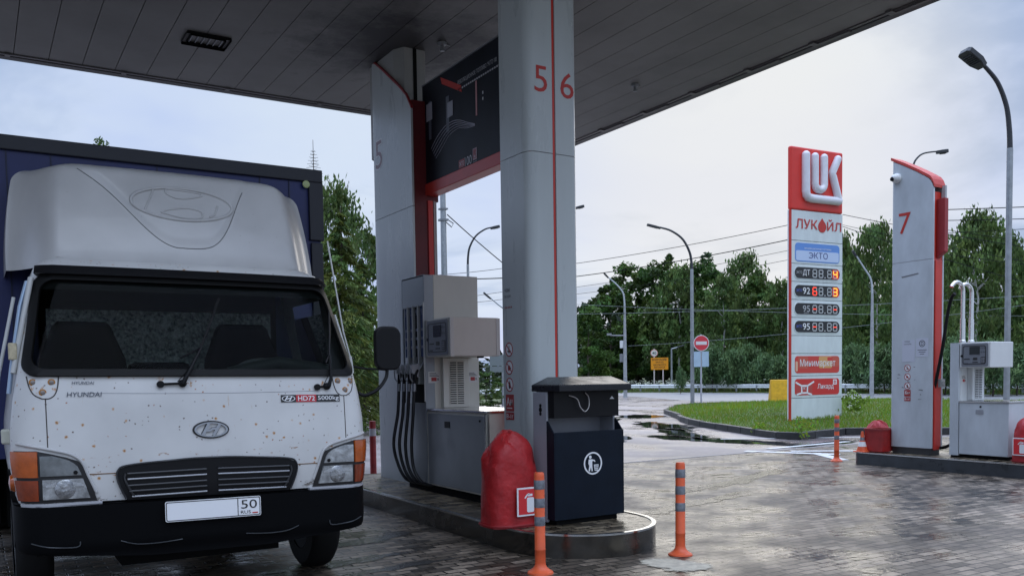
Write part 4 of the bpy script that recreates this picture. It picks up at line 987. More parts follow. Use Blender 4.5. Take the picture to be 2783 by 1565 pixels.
text(b, FSp, 'Ликард', .95, 1.56, z0+.20, z0+.37, .012, 1, .004); ring(b, FSp, rrect(1.54, 1.68, z1-.24, z1-.10, .01), rrect(1.57, 1.65, z1-.21, z1-.13, .005), .006, .010, 1); plate(b, FSp, [(1.595, z1-.185), (1.625, z1-.185), (1.625, z1-.155), (1.595, z1-.155)], .006, .010, 1)
b.build('card_plate', [P('plate_red2', (.60, .03, .025), .4), LETTER_WHITE, P('plate_red3', (.48, .06, .05), .4)], sg)

# yellow concrete block behind the sign
t = far(1940, 1012, 42.5); yb = MB()
A = Vector((0, 0, 0)); w_ = 1.35
yb.hexa([(0, 0, 0), (w_, -.1, 0), (w_, .55, 0), (0, .65, 0), (.05, .18, 1.12), (w_-.05, .08, 1.12), (w_-.05, .37, 1.12), (.05, .47, 1.12)])
o = yb.build('barrier_block', P('barrier_yellow', (.66, .36, .008), .6, var=.22, vs=5, det=8), None, bevel=.03, loc=(t.x, t.y, .05)); o.rotation_euler = (0, 0, -RAD(34))
tag(o, 'yellow wedge-shaped barrier block on the grass behind the price sign', 'barrier')

# ------------------------------------------------------------------ truck
TY = 5.67
truck = thing('truck', 'white cab-over box truck with rust-speckled front, white roof deflector and dark blue cargo box', 'truck', (1.254, TY, 0))
def truck_paint(name, rust=True, base=(.63, .62, .595)):
    m = P(name, base, .33, coat=.15); N, L, b = nodes_of(m)
    tc = N.new('ShaderNodeTexCoord')
    n1 = N.new('ShaderNodeTexNoise'); n1.inputs['Scale'].default_value = 2.2; n1.inputs['Detail'].default_value = 7; L.new(tc.outputs['Object'], n1.inputs['Vector'])
    mr = N.new('ShaderNodeMapRange'); mr.inputs[1].default_value = .3; mr.inputs[2].default_value = .7; mr.inputs[3].default_value = .86; mr.inputs[4].default_value = 1.06; L.new(n1.outputs[0], mr.inputs[0])
    vm = N.new('ShaderNodeVectorMath'); vm.operation = 'SCALE'; vm.inputs[0].default_value = base; L.new(mr.outputs[0], vm.inputs[3])
    col = vm.outputs[0]
    def spots(scale, r0, r1, dens, c, colr, dens_noise=None):
        wn = N.new('ShaderNodeTexNoise'); wn.inputs['Scale'].default_value = 60; L.new(tc.outputs['Object'], wn.inputs['Vector'])
        sc = N.new('ShaderNodeVectorMath'); sc.operation = 'SCALE'; sc.inputs[3].default_value = .012; L.new(wn.outputs['Color'], sc.inputs[0])
        ad = N.new('ShaderNodeVectorMath'); ad.operation = 'ADD'; L.new(tc.outputs['Object'], ad.inputs[0]); L.new(sc.outputs[0], ad.inputs[1])
        v = N.new('ShaderNodeTexVoronoi'); v.inputs['Scale'].default_value = scale; v.inputs['Randomness'].default_value = 1
        L.new(ad.outputs[0], v.inputs['Vector'])
        sep = N.new('ShaderNodeSeparateColor'); L.new(v.outputs['Color'], sep.inputs[0])
        dn = N.new('ShaderNodeTexNoise'); dn.inputs['Scale'].default_value = 2.6; L.new(tc.outputs['Object'], dn.inputs['Vector'])
        th = N.new('ShaderNodeMath'); th.operation = 'GREATER_THAN'; dq = N.new('ShaderNodeMath'); dq.operation = 'MULTIPLY_ADD'; dq.inputs[1].default_value = 1.6; dq.inputs[2].default_value = -.8; L.new(dn.outputs[0], dq.inputs[0])
        dr = N.new('ShaderNodeMath'); dr.operation = 'ADD'; L.new(sep.outputs[0], dr.inputs[0]); L.new(dq.outputs[0], dr.inputs[1]); th.inputs[1].default_value = 1-dens; L.new(dr.outputs[0], th.inputs[0])
        d = N.new('ShaderNodeMapRange'); d.inputs[1].default_value = r0; d.inputs[2].default_value = r1; d.inputs[3].default_value = 1; d.inputs[4].default_value = 0; L.new(v.outputs['Distance'], d.inputs[0])
        mu = N.new('ShaderNodeMath'); mu.operation = 'MULTIPLY'; L.new(th.outputs[0], mu.inputs[0]); L.new(d.outputs[0], mu.inputs[1])
        mx = N.new('ShaderNodeMix'); mx.data_type = 'RGBA'; L.new(mu.outputs[0], mx.inputs[0]); L.new(c, mx.inputs[6]); mx.inputs[7].default_value = (*colr, 1)
        return mx.outputs[2]
    if rust:
        col = spots(13, .06, .16, .66, col, (.50, .26, .09)); col = spots(13, .0, .085, .66, col, (.16, .055, .016))
        col = spots(29, .08, .19, .36, col, (.13, .09, .07)); col = spots(19, .05, .13, .35, col, (.36, .13, .05))
        sp = N.new('ShaderNodeSeparateXYZ'); L.new(tc.outputs['Object'], sp.inputs[0])
        def bandz(z0, z1, thr, colr, sx, sz):
            nonlocal col
            mp = N.new('ShaderNodeMapping'); mp.inputs['Scale'].default_value = (sx, sx, sz); L.new(tc.outputs['Object'], mp.inputs[0])
            n = N.new('ShaderNodeTexNoise'); n.inputs['Scale'].default_value = 1; n.inputs['Detail'].default_value = 6; n.inputs['Roughness'].default_value = .7; L.new(mp.outputs[0], n.inputs['Vector'])
            t_ = N.new('ShaderNodeMapRange'); t_.inputs[1].default_value = thr; t_.inputs[2].default_value = thr+.05; L.new(n.outputs[0], t_.inputs[0])
            zc, zh = (z0+z1)/2, (z1-z0)/2
            d_ = N.new('ShaderNodeMath'); d_.operation = 'SUBTRACT'; d_.inputs[1].default_value = zc; L.new(sp.outputs[2], d_.inputs[0])
            a_ = N.new('ShaderNodeMath'); a_.operation = 'ABSOLUTE'; L.new(d_.outputs[0], a_.inputs[0])
            f_ = N.new('ShaderNodeMapRange'); f_.inputs[1].default_value = zh*.4; f_.inputs[2].default_value = zh; f_.inputs[3].default_value = 1; f_.inputs[4].default_value = 0; L.new(a_.outputs[0], f_.inputs[0])
            mu_ = N.new('ShaderNodeMath'); mu_.operation = 'MULTIPLY'; L.new(t_.outputs[0], mu_.inputs[0]); L.new(f_.outputs[0], mu_.inputs[1])
            mx_ = N.new('ShaderNodeMix'); mx_.data_type = 'RGBA'; L.new(mu_.outputs[0], mx_.inputs[0]); L.new(col, mx_.inputs[6]); mx_.inputs[7].default_value = (*colr, 1); col = mx_.outputs[2]
        bandz(1.40, 1.50, .61, (.42, .20, .06), 14, 9); bandz(.97, 1.03, .60, (.30, .13, .04), 16, 30); bandz(.885, .935, .57, (.38, .17, .05), 18, 30); bandz(.74, .79, .52, (.17, .15, .13), 9, 20)
        bandz(1.05, 1.47, .655, (.50, .36, .22), 30, 2.5)
    else:
        col = spots(34, .03, .10, .10, col, (.10, .09, .08))
    L.new(col, b.inputs['Base Color'])
    return m
TW = truck_paint('truck_white'); TWC = truck_paint('deflector_white', False, (.50, .49, .475))
HZ = [(.72, 1.055), (.80, 1.07), (1.0, 1.09), (1.2, 1.085), (1.36, 1.065), (1.50, 1.04), (1.8, .985), (2.10, .935), (2.16, .92), (2.20, .90), (2.24, .85), (2.26, .78)]
YZ = [(.72, .01), (.80, 0), (1.0, .0), (1.2, .012), (1.36, .025), (1.50, .05), (1.8, .195), (2.10, .345), (2.16, .36), (2.20, .40), (2.24, .50), (2.26, .62)]
def lerp(tab, z):
    if z <= tab[0][0]: return tab[0][1]
    for (a, va), (b_, vb) in zip(tab, tab[1:]):
        if z <= b_: return va+(vb-va)*(z-a)/(b_-a)
    return tab[-1][1]
def hw(z): return lerp(HZ, z)
def SF(x, z, off=0.0):
    """point on the cab front at x, z, pushed out by off"""
    t = max(-1.0, min(1.0, x/hw(z))); a = abs(t)
    y = lerp(YZ, z)+.035*a*a
    if a > .86: q = (a-.86)/.14; y += .15*(1-math.sqrt(max(0, 1-q*q)))
    n = Vector((.5*t*a, -1, .25 if z > 1.5 else 0)).normalized()
    tilt = -.016*x*max(0, min(1, (2.1-z)/1.0))
    return Vector((x+n.x*off, y+n.y*off, z+n.z*off+tilt))
# body shell of the cab
ts = [-1, -.995, -.98, -.955, -.93, -.905, -.86, -.7, -.5, -.25, 0, .25, .5, .7, .86, .905, .93, .955, .98, .995, 1]
zb = [.745, .80, .9, 1.0, 1.1, 1.2, 1.3, 1.36, 1.42, 1.512, 1.62, 1.72, 1.82, 1.92, 2.105, 2.125, 2.16, 2.20, 2.24, 2.26]
b = MB()
b.grid(lambda t, z: SF(t*hw(z), z), ts, zb, skip=lambda i, j: 3 <= i < 17 and 9 <= j < 14)
for sg in (-1, 1):   # cab sides and back, with a side window opening
    ys = [.185, .30, .62, .70, 1.25, 1.50]; zz = [.745, 1.0, 1.2, 1.42, 1.53, 1.72, 1.92, 2.04, 2.12, 2.20, 2.24, 2.26]
    def fs_(y, z, sg=sg):
        y2 = max(y, lerp(YZ, z)+.185)
        x = sg*hw(z)
        return (x, y2 if y < 1.45 else 1.5, z-.016*x*max(0, min(1, (2.1-z)/1.0)))
    b.grid(fs_, ys, zz, skip=lambda i, j: 2 <= i < 4 and 4 <= j < 7)
b.grid(lambda t, y: (t*.78, y, 2.26), [-1, -.5, 0, .5, 1], [.60, 1.0, 1.5])
b.grid(lambda t, z: (t*hw(z), 1.5, z), [-1, 0, 1], [.75, 1.45])
b.build('cab', TW, truck, smooth=35)
# windscreen: gasket, dark edge band, glass
def wsp(z0, z1, k, r, n=7):
    """rounded outline of the windscreen in (t, z); k scales the width"""
    out = []
    for cx, cz, a0 in ((1, 1, 0), (-1, 1, 90), (-1, -1, 180), (1, -1, 270)):
        for i in range(n+1):
            a = RAD(a0+90*i/n); zc = (z1-r) if cz > 0 else (z0+r)
            z = zc+r*math.sin(a); w = k*hw(z); x = cx*(w-r)+r*math.cos(a); out.append((x, z))
        nx, nz = [(( -1, 1)), (-1, -1), (1, -1), (1, 1)][(0, 1, 2, 3)[[(1, 1), (-1, 1), (-1, -1), (1, -1)].index((cx, cz))]]
        # points along the edge to the next corner, so that the band follows the curved face
        zc2 = (z1) if (cx, cz) == (1, 1) else (z0 if (cx, cz) == (-1, -1) else None)
        if zc2 is not None:
            w = k*hw(zc2)-r
            for q in range(1, 10): out.append((cx*w*(1-2*q/10), zc2))
        else:
            for q in range(1, 6):
                z = (z1-r)+(z0-z1+2*r)*q/6 if cx < 0 else (z0+r)+(z1-z0-2*r)*q/6
                out.append((cx*k*hw(z), z))
    return out
def band(o1, o2, f1, f2, mat, name, par=truck):
    n = len(o1); m = MB()
    vs = [SF(x, z, f1) for x, z in o1]+[SF(x, z, f2) for x, z in o2]
    m.add(vs, [(i, (i+1) % n, n+(i+1) % n, n+i) for i in range(n)]); return m.build(name, mat, par, smooth=60)
GASK = P('gasket', (.006, .006, .006), .55, spec=.2)
oA = wsp(1.488, 2.130, .984, .085); oB = wsp(1.494, 2.126, .978, .085); oC = wsp(1.530, 2.088, .940, .08)
n = len(oA); b = MB(); rows_ = [(oA, .001), (oA, .014), (oB, .020), (oC, .016), (oC, -.012)]
vs = []
for o_, f_ in rows_: vs += [SF(x, z, f_) for x, z in o_]
b.add(vs, [(k*n+i, k*n+(i+1) % n, (k+1)*n+(i+1) % n, (k+1)*n+i) for k in range(4) for i in range(n)]); b.build('windscreen_gasket', GASK, truck, smooth=50)
b = MB(); zsg = [1.505, 1.6, 1.7, 1.8, 1.9, 2.0, 2.098]
b.grid(lambda t, z: SF(t*hw(z)*.955, z, -.003), [-1, -.97, -.9, -.7, -.35, 0, .35, .7, .9, .97, 1], zsg); b.build('windscreen', glass_mat('windscreen_glass', (.74, .82, .79), .06), truck, smooth=60)
b = MB()   # black printed band along the top of the glass and the sun strip
b.grid(lambda t, z: SF(t*hw(z)*.93, z, -.007), [-1, -.9, -.7, -.35, 0, .35, .7, .9, 1], [2.03, 2.06, 2.10]); b.build('sun_strip', BLACKM, truck)
for sg in (-1, 1):
    b = MB(); b.add([(sg*hw(z)-sg*.006, y, z) for y, z in ((.60, 1.50), (1.26, 1.50), (1.26, 1.94), (.60, 1.94))], [(0, 1, 2, 3)]); b.build('side_window', glass_mat('side_glass', (.35, .38, .38), .5), truck)
# cab interior
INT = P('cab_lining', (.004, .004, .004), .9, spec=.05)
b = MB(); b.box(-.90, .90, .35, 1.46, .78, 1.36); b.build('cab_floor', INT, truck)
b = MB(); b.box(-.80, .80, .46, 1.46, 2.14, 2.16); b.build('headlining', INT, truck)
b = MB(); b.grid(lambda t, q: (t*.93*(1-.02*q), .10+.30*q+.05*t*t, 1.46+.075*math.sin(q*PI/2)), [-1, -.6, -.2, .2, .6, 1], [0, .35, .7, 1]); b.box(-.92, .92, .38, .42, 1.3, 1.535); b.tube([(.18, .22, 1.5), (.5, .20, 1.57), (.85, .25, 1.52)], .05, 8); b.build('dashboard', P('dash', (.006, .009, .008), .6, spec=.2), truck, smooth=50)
def foil_mat():
    m = P('quilted_foil', (.55, .68, .66), .34, .5, var=.75, vs=38, det=3); N, L, bb = nodes_of(m); tc = N.new('ShaderNodeTexCoord')
    v = N.new('ShaderNodeTexVoronoi'); v.inputs['Scale'].default_value = 9; v.feature = 'DISTANCE_TO_EDGE'; L.new(tc.outputs['Object'], v.inputs['Vector'])
    n = N.new('ShaderNodeTexNoise'); n.inputs['Scale'].default_value = 55; n.inputs['Detail'].default_value = 5; L.new(tc.outputs['Object'], n.inputs['Vector'])
    mr = N.new('ShaderNodeMapRange'); mr.inputs[1].default_value = 0; mr.inputs[2].default_value = .09; L.new(v.outputs['Distance'], mr.inputs[0])
    ad = N.new('ShaderNodeMath'); ad.operation = 'MULTIPLY_ADD'; ad.inputs[1].default_value = 1.6; L.new(n.outputs[0], ad.inputs[0]); L.new(mr.outputs[0], ad.inputs[2])
    bp = N.new('ShaderNodeBump'); bp.inputs['Strength'].default_value = 1; bp.inputs['Distance'].default_value = .03; L.new(ad.outputs[0], bp.inputs['Height']); L.new(bp.outputs[0], bb.inputs['Normal'])
    return m
b = MB(); b.grid(lambda x, z: (x, 1.38+.01*math.sin(7*x), z), [-.80+.1*i for i in range(17)], [1.40, 1.55, 1.7, 1.85, 1.99]); b.build('foil_curtain', foil_mat(), truck, smooth=60)
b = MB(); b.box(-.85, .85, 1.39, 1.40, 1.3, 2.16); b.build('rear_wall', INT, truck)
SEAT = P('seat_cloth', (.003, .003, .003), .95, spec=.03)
for x0 in (-.60, .50):
    b = MB(); pf = [(-.30, 1.30), (-.27, 1.62), (-.20, 1.80), (-.185, 1.86), (-.15, 1.885), (.15, 1.885), (.185, 1.86), (.20, 1.80), (.27, 1.62), (.30, 1.30)]
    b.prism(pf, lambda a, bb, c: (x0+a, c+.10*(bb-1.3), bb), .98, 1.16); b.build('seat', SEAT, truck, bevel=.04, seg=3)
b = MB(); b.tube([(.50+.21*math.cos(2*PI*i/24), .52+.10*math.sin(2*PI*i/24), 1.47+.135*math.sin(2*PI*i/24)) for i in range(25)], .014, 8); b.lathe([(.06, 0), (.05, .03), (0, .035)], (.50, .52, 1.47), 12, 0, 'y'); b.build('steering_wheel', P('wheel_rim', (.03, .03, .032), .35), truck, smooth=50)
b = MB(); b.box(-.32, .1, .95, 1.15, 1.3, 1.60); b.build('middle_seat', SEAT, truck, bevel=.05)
# pieces that follow the front face
def patch(name, xl, xr, zlist, off, mat, par=truck, nx=9, skirt=.02, smooth=40):
    m = MB(); us = [i/(nx-1) for i in range(nx)]
    P_ = [[SF(xl(z)+(xr(z)-xl(z))*u, z, off) for u in us] for z in zlist]
    Q_ = [[SF(xl(z)+(xr(z)-xl(z))*u, z, off-skirt) for u in us] for z in zlist]
    nz = len(zlist); vs = [p for r_ in P_ for p in r_]; fs = [(j*nx+i, j*nx+i+1, (j+1)*nx+i+1, (j+1)*nx+i) for j in range(nz-1) for i in range(nx-1)]
    o = len(vs); per = [(0, i) for i in range(nx)]+[(j, nx-1) for j in range(1, nz)]+[(nz-1, i) for i in range(nx-2, -1, -1)]+[(j, 0) for j in range(nz-2, 0, -1)]
    vs += [Q_[j][i] for j, i in per]; k = len(per)
    fs += [(per[q][0]*nx+per[q][1], o+q, o+(q+1) % k, per[(q+1) % k][0]*nx+per[(q+1) % k][1]) for q in range(k)]
    m.add(vs, fs)
    return m.build(name, mat, par, smooth=smooth)
def seq(a, b_, n): return [a+(b_-a)*i/(n-1) for i in range(n)]
CLEAR = P('headlamp_glass', (.36, .37, .37), .10, .35, var=.6, vs=13, bump=.35, bs=18, coat=.8)
SMOKE = P('upper_lamp_glass', (.16, .17, .17), .12, .15, var=.45, vs=8, coat=.7)
HBLACK = P('lamp_housing', (.015, .015, .016), .3)
for sg in (-1, 1):
    def mk(xi, xo):   # inner and outer edge for this side as left and right
        return ((lambda z: xi(z), lambda z: xo(z)) if sg > 0 else (lambda z: -xo(z), lambda z: -xi(z)))
    def inner(z):
        if z < .90: return .668+.045*(z-.75)/.15
        return lerp([(.90, .713), (.96, .735), (.99, .765), (1.015, .83), (1.035, .90), (1.06, 1.0), (1.07, 1.03)], z)
    ztop = [.752, .80, .85, .90, .94, .97, .99, 1.015, 1.035, 1.055]
    lo, hi = mk(lambda z: inner(z)-.012, lambda z: hw(z)*.985); patch('headlight_housing', lo, hi, ztop, .010, HBLACK, nx=14, skirt=.03)
    hl = None
    lo, hi = mk(lambda z: inner(z)+.018, lambda z: .935); lens = patch('headlight', lo, hi, seq(.772, .888, 5), .020, CLEAR, nx=9, skirt=.02)
    cx = sg*.82; m = MB()
    ctr = SF(cx, .83, .021); m.lathe([(.056, .0), (.054, .002), (.03, .004), (0, .0045)], ctr, 24, 0, 'y'); m.build('reflector_bowl', P('reflector', (.34, .345, .35), .16, .7, var=.6, vs=20, bump=.3, bs=40), lens, smooth=50)
    for s2 in (-1, 1):
        m = MB()
        for q in range(9):
            xx = cx+s2*(.045+.006*q); p0 = SF(xx, .845, .026); p1 = SF(xx, .872-.002*q, .026); m.tube([p0, p1], .0018, 4)
        m.build('lens_flutes', P('flute', (.6, .6, .6), .2), lens)
    lo, hi = mk(lambda z: inner(z)+.018, lambda z: .945); up = patch('upper_lamp', lo, hi, [.908, .93, .955, .975, .995, 1.012, 1.025], .018, SMOKE if sg < 0 else CLEAR, nx=9, skirt=.02)
    m = MB(); m.lathe([(.012, 0), (.012, .004), (0, .005)], SF(sg*.765, .925, .019), 10, 0, 'y'); m.build('lamp_screw', BLACK, up)
    lo, hi = mk(lambda z: .957+.01*(z > .9), lambda z: hw(z)*.992); patch('turn_signal', lo, hi, seq(.765, .885, 4), .018, P('amber_lower', (.24, .036, .007), .2, var=.3, vs=14, coat=.5), nx=7, skirt=.03)
    lo, hi = mk(lambda z: .957, lambda z: hw(z)*.996); patch('turn_signal', lo, hi, seq(.903, 1.052, 5), .022, AMBER, nx=7, skirt=.04)
    m = MB(); c = SF(sg*hw(.95)*.999, .95, 0); m.lathe([(.055, -.02), (.055, .0), (.045, .022), (.0, .03)], (sg*(hw(.95)-.01), .26, .955 if sg > 0 else .875), 16, 0, 'x' if sg < 0 else 'x')
    if sg > 0: m.v = [Vector((2*(hw(.95)-.01)-p.x, p.y, p.z)) for p in m.v]
    m.build('side_repeater', AMBER, truck, smooth=50)
    # ledge under the lamps and the painted brow over them
    lo, hi = mk(lambda z: .63, lambda z: hw(z)*.985); patch('lamp_sill', lo, hi, [.728, .738, .748], .022, P('sill_white', (.50, .50, .52), .3), nx=12, skirt=.03)
    m = MB(); zz = [(.66, .80), (.70, .90), (.725, .97), (.75, 1.005), (.80, 1.035), (.90, 1.062), (1.0, 1.085), (1.06, 1.098)]
    pts = [SF(sg*min(x, hw(z)*.995), z, .004) for x, z in zz]; m.tube(smooth_path(pts, 4), .010, 8); m.build('lamp_brow', TWC, truck, smooth=60)
    m = MB()   # hinge cover with three bolts and the panel gap below it
    up_ = [(.995, 1.49), (.985, 1.43), (.965, 1.385), (.93, 1.362), (.905, 1.358), (.88, 1.362), (.855, 1.385), (.84, 1.43), (.832, 1.49)]
    m.tube(smooth_path([SF(sg*x, z, .0) for x, z in up_], 4), .0035, 6); m.tube([SF(sg*.906, z, .0) for z in seq(1.36, 1.07, 9)], .003, 6); m.build('panel_gap', P('gap', (.06, .05, .045), .8), truck)
    for x, z in ((.87, 1.455), (.965, 1.455), (.918, 1.395)):
        m = MB(); m.lathe([(.013, -.005), (.013, .006), (.006, .008), (0, .008)], SF(sg*x, z, .0), 12, 0, 'y'); m.lathe([(.021, -.004), (.020, .0015), (0, .002)], SF(sg*x, z, .0), 12, 1, 'y'); m.build('hinge_bolt', [P('bolt', (.25, .22, .2), .4, .5), P('bolt_rust', (.42, .19, .05), .8)], truck)
    m = MB(); m.tube([SF(sg*x, .908, .0) for x in seq(.545, .70, 5)], .003, 6); m.build('panel_gap', P('gap_rust', (.16, .075, .02), .8), truck)
m = MB(); m.tube([SF(x, 1.405-.022*math.cos(x*1.2), .0) for x in seq(-.72, .72, 20)], .0022, 5); m.build('panel_crease', P('crease', (.36, .36, .37), .5), truck)
# grille
def gl(z): return lerp([(.74, -.495), (.78, -.515), (.88, -.55), (.92, -.545), (.945, -.515), (.962, -.40), (.972, -.2), (.978, -.02)], z)
patch('grille', lambda z: gl(z), lambda z: -gl(z), [.742, .78, .82, .86, .90, .92, .935, .95, .962, .972, .978], .014, P('grille_black', (.006, .006, .007), .4, spec=.25), nx=24, skirt=.03)
m = MB()
for sg in (-1, 1):
    for k in range(5):
        z = .765+.034*k+.004*(k > 2); xo = min(-gl(z)-.04, .49); x0, x1 = sg*.035, sg*xo
        pts = [SF(x0+(x1-x0)*q/8, z+.006*(1-q/8), .022) for q in range(9)]; m.tube(pts, .0065, 6, 0 if k not in (0, 3) else 1, squash=.7)
    m.tube(smooth_path([SF(sg*.50, .905, .02), SF(sg*.505, .87, .02), SF(sg*.475, .80, .02), SF(sg*.455, .765, .02)], 4), .007, 6)
m.build('grille_slats', [P('slat_dark', (.05, .05, .052), .28, .3), P('slat_shine', (.30, .30, .31), .25, .6)], truck, smooth=60)
m = MB(); m.tube(smooth_path([SF(x, z+.002, .016) for x, z in [(gl(z), z) for z in (.75, .80, .86, .90, .925, .945, .958, .968)]+[(-.1, .978), (.1, .978)]+[(-gl(z), z) for z in (.968, .958, .945, .925, .90, .86, .80, .75)]], 3), .006, 6); m.build('grille_rim', P('rim_dark', (.03, .03, .032), .25), truck, smooth=60)
# bumper and what hangs below
def bf(t, z, off=0.0):
    w = 1.085-.02*max(0, .5-z)/.1; a = abs(t); y = -.035+.05*a*a+.012*(z < .47)
    if a > .84: q = (a-.84)/.16; y += .22*(1-math.sqrt(max(0, 1-q*q)))
    zlow = .40+.055*max(0, (a-.35)/.65)
    tilt = -.016*t*w
    return Vector((t*w, y-off, max(z, zlow)+tilt))
m = MB(); m.grid(lambda t, z: bf(t, z), [-1, -.99, -.96, -.92, -.88, -.84, -.7, -.5, -.35, -.15, 0, .15, .35, .5, .7, .84, .88, .92, .96, .99, 1], [.36, .45, .47, .52, .60, .68, .715, .73])
BUMP = P('bumper_black', (.003, .0032, .0038), .6, spec=.07)
m.grid(lambda t, q: bf(t, .73)+Vector((0, .10*q, .004)), [-1, -.9, -.5, 0, .5, .9, 1], [0, 1])
for sg in (-1, 1): m.grid(lambda y, z: (sg*1.085+0*y, .24+y, z-.016*sg), [0, .45], [.46, .6, .73])
m.build('bumper', BUMP, truck, smooth=35)
for sg in (-1, 1):
    m = MB(); m.tube(smooth_path([bf(sg*.18, .485, .004), bf(sg*.30, .475, .006), bf(sg*.42, .478, .006), bf(sg*.50, .505, .004)], 4), .0035, 6); m.build('bumper_ridge', P('ridge', (.05, .055, .06), .4), truck, smooth=60)
    m = MB(); m.tube(smooth_path([bf(sg*.70, .52, .004), bf(sg*.72, .488, .005), bf(sg*.85, .497, .004), bf(sg*.93, .52, .003)], 4), .0035, 6); m.build('bumper_ridge', P('ridge', (.05, .055, .06), .4), truck, smooth=60)
# number plate (its characters are blanked out; only the region box can be read)
FP = Frame((-.293, -.052, .603), (.577, 0, -.009)); m = MB(); plate(m, FP, rrect(0, .58, 0, .125, .012), 0, .006, 0); ring(m, FP, rrect(.004, .576, .004, .121, .01), rrect(.009, .571, .009, .116, .008), .006, .007, 1); stroke(m, FP, [(.435, .008), (.435, .117)], .005, .006, .007, 1)
text(m, FP, '50', .455, .555, .05, .105, .008, 1); text(m, FP, 'RUS', .452, .515, .018, .038, .008, 1)
plate(m, FP, [(.525, .017), (.56, .017), (.56, .024), (.525, .024)], .006, .008, 2); m.build('number_plate', [P('plate_white', (.85, .85, .85), .35), LETTER_BLACK, LETTER_RED], truck)
m = MB(); m.box(-.75, .75, .35, 6.9, .62, .85); m.box(-.50, .50, .30, 1.6, .30, .70); m.tube([(-.95, .98, .39), (.95, .98, .39)], .06, 10); m.box(-.98, .98, .16, .26, .44, .9); m.build('chassis', BLACKM, truck)
for sg in (-1, 1):  # unseen black blocks under the cargo box, added to darken kerb reflections and ground
    m = MB(); m.box(sg*1.16-.04, sg*1.16+.04, 2.0, 3.9, .40, .92); m.build('side_light_block', BLACKM, truck)
    m = MB(); m.box(sg*.95-.22, sg*.95+.22, 2.1, 3.4, .38, .90); m.build('under_box_light_block', BLACKM, truck)
    m = MB(); m.box(sg*.98-.24, sg*.98+.24, 5.15, 5.17, .18, .92); m.build('rear_light_block', BLACKM, truck)
def wheel(x, y, sg, r=.385, w=.215):
    e = bpy.data.objects.new('wheel', None); COL.objects.link(e); e.parent = truck; e.location = (x, y, r)
    m = MB(); pf = [(r*.60, -w/2), (r*.9, -w/2), (r*.975, -w*.40), (r, -w*.28), (r, w*.28), (r*.975, w*.40), (r*.9, w/2), (r*.60, w/2)]
    m.lathe(pf, n=36, axis='x', caps=False); m.build('tyre', RUBBER, e, smooth=35)
    m = MB(); m.lathe([(r*.61, -w*.45), (r*.55, -w*.25), (r*.55, 0), (r*.2, w*.1), (0, w*.1)], n=24, axis='x', caps=False); m.lathe([(r*.61, w*.45), (r*.5, w*.2), (r*.3, -w*.1), (0, -w*.1)], n=24, axis='x', caps=False); m.build('rim', GREYM, e, smooth=35)
for x, y in ((.966, .98), (-.966, .98), (.84, 4.6), (-.84, 4.6), (1.07, 4.6), (-1.07, 4.6)): wheel(x, y, 1)
for sg in (-1, 1):
    m = MB(); m.grid(lambda q, s2: (sg*(.80+.29*s2), .98-.47*math.cos(q), .45+.45*math.sin(q)), [PI*i/10 for i in range(11)], [0, 1]); m.build('wheel_arch', BLACKM, truck, smooth=60)
# wipers
for (x0, z0, x1, z1, xm, zm) in ((-.15, 1.445, .14, 1.99, -.02, 1.66), (.785, 1.42, .885, 1.93, .815, 1.62)):
    m = MB(); m.lathe([(.024, -.01), (.024, .02), (.012, .03), (0, .03)], SF(x0, z0, .0), 12, 0, 'y')
    m.tube([SF(x0, z0, .03), SF((x0*.7+xm*.3), z0*.7+zm*.3, .05), SF(xm, zm, .045)], [.015, .011, .008], 8); m.tube([SF(x0-.03, z0+.01, .02), SF((x0+xm)/2, (z0+zm)/2, .055), SF(xm, zm, .05)], .003, 5)
    m.tube([SF(x0-.0, z0+.15, .03), SF(xm, zm, .036), SF((xm+x1)/2, (zm+z1)/2, .034), SF(x1, z1, .03)], .008, 6); m.tube([SF(x0-.13 if x0 < .5 else x0-.07, z0-.005, .012), SF(x0, z0, .015)], .008, 6); m.lathe([(.022, 0), (.022, .015), (0, .016)], SF(x0-.13 if x0 < .5 else x0-.07, z0-.005, .005), 12, 0, 'y')
    m.build('wiper', BLACK, truck, smooth=50)
# marks on the front
class SurfF:   # a frame that hugs the cab front
    def __init__(s, off): s.off = off
    def __call__(s, a, b_, c=0.0): return SF(a, b_, s.off+c)
HU = SurfF(.002)
m = MB(); text(m, HU, 'HYUNDAI', -.795, -.612, 1.368, 1.396, .003, 0, .01, slant=.15); m.build('lettering', P('letter_chrome', (.10, .11, .13), .3, .4), truck)
m = MB(); text(m, HU, 'HYUNDAI', -.765, -.648, 1.442, 1.460, .003, 0, .01, slant=.15); m.build('lettering', P('letter_chrome', (0, 0, 0)), truck)
m = MB()
for a0, a1, mi in ((.462, .565, 0), (.565, .705, 1), (.705, .872, 0)): m.grid(lambda x, z: HU(x, z, .002), seq(a0, a1, 5), [1.318, 1.366], mi)
text(m, HU, 'HD72', .577, .694, 1.326, 1.358, .004, 2, .012); text(m, HU, '5000kg', .715, .864, 1.322, 1.358, .004, 2, .006)
def h_logo(m, fr, cx, cz, rx, rz, c, mi, sh=.35):
    E_ = lambda k: [(cx+rx*k[0]*math.cos(2*PI*i/32), cz+rz*k[1]*math.sin(2*PI*i/32)) for i in range(32)]
    ring(m, fr, E_((1, 1)), E_((.88, .84)), 0, c, mi)
    stroke(m, fr, [(cx-rx*.52, cz-rz*.72), (cx-rx*.12, cz+rz*.82)], rx*.17, 0, c, mi); stroke(m, fr, [(cx+rx*.12, cz-rz*.82), (cx+rx*.52, cz+rz*.72)], rx*.17, 0, c, mi)
    stroke(m, fr, [(cx-rx*.30, cz-rz*.12), (cx-rx*.05, cz-rz*.10), (cx+rx*.05, cz+rz*.10), (cx+rx*.30, cz+rz*.14)], rz*.30, 0, c, mi)
h_logo(m, lambda a, bb, c=0: HU(a, bb, c), .513, 1.342, .045, .019, .004, 2)
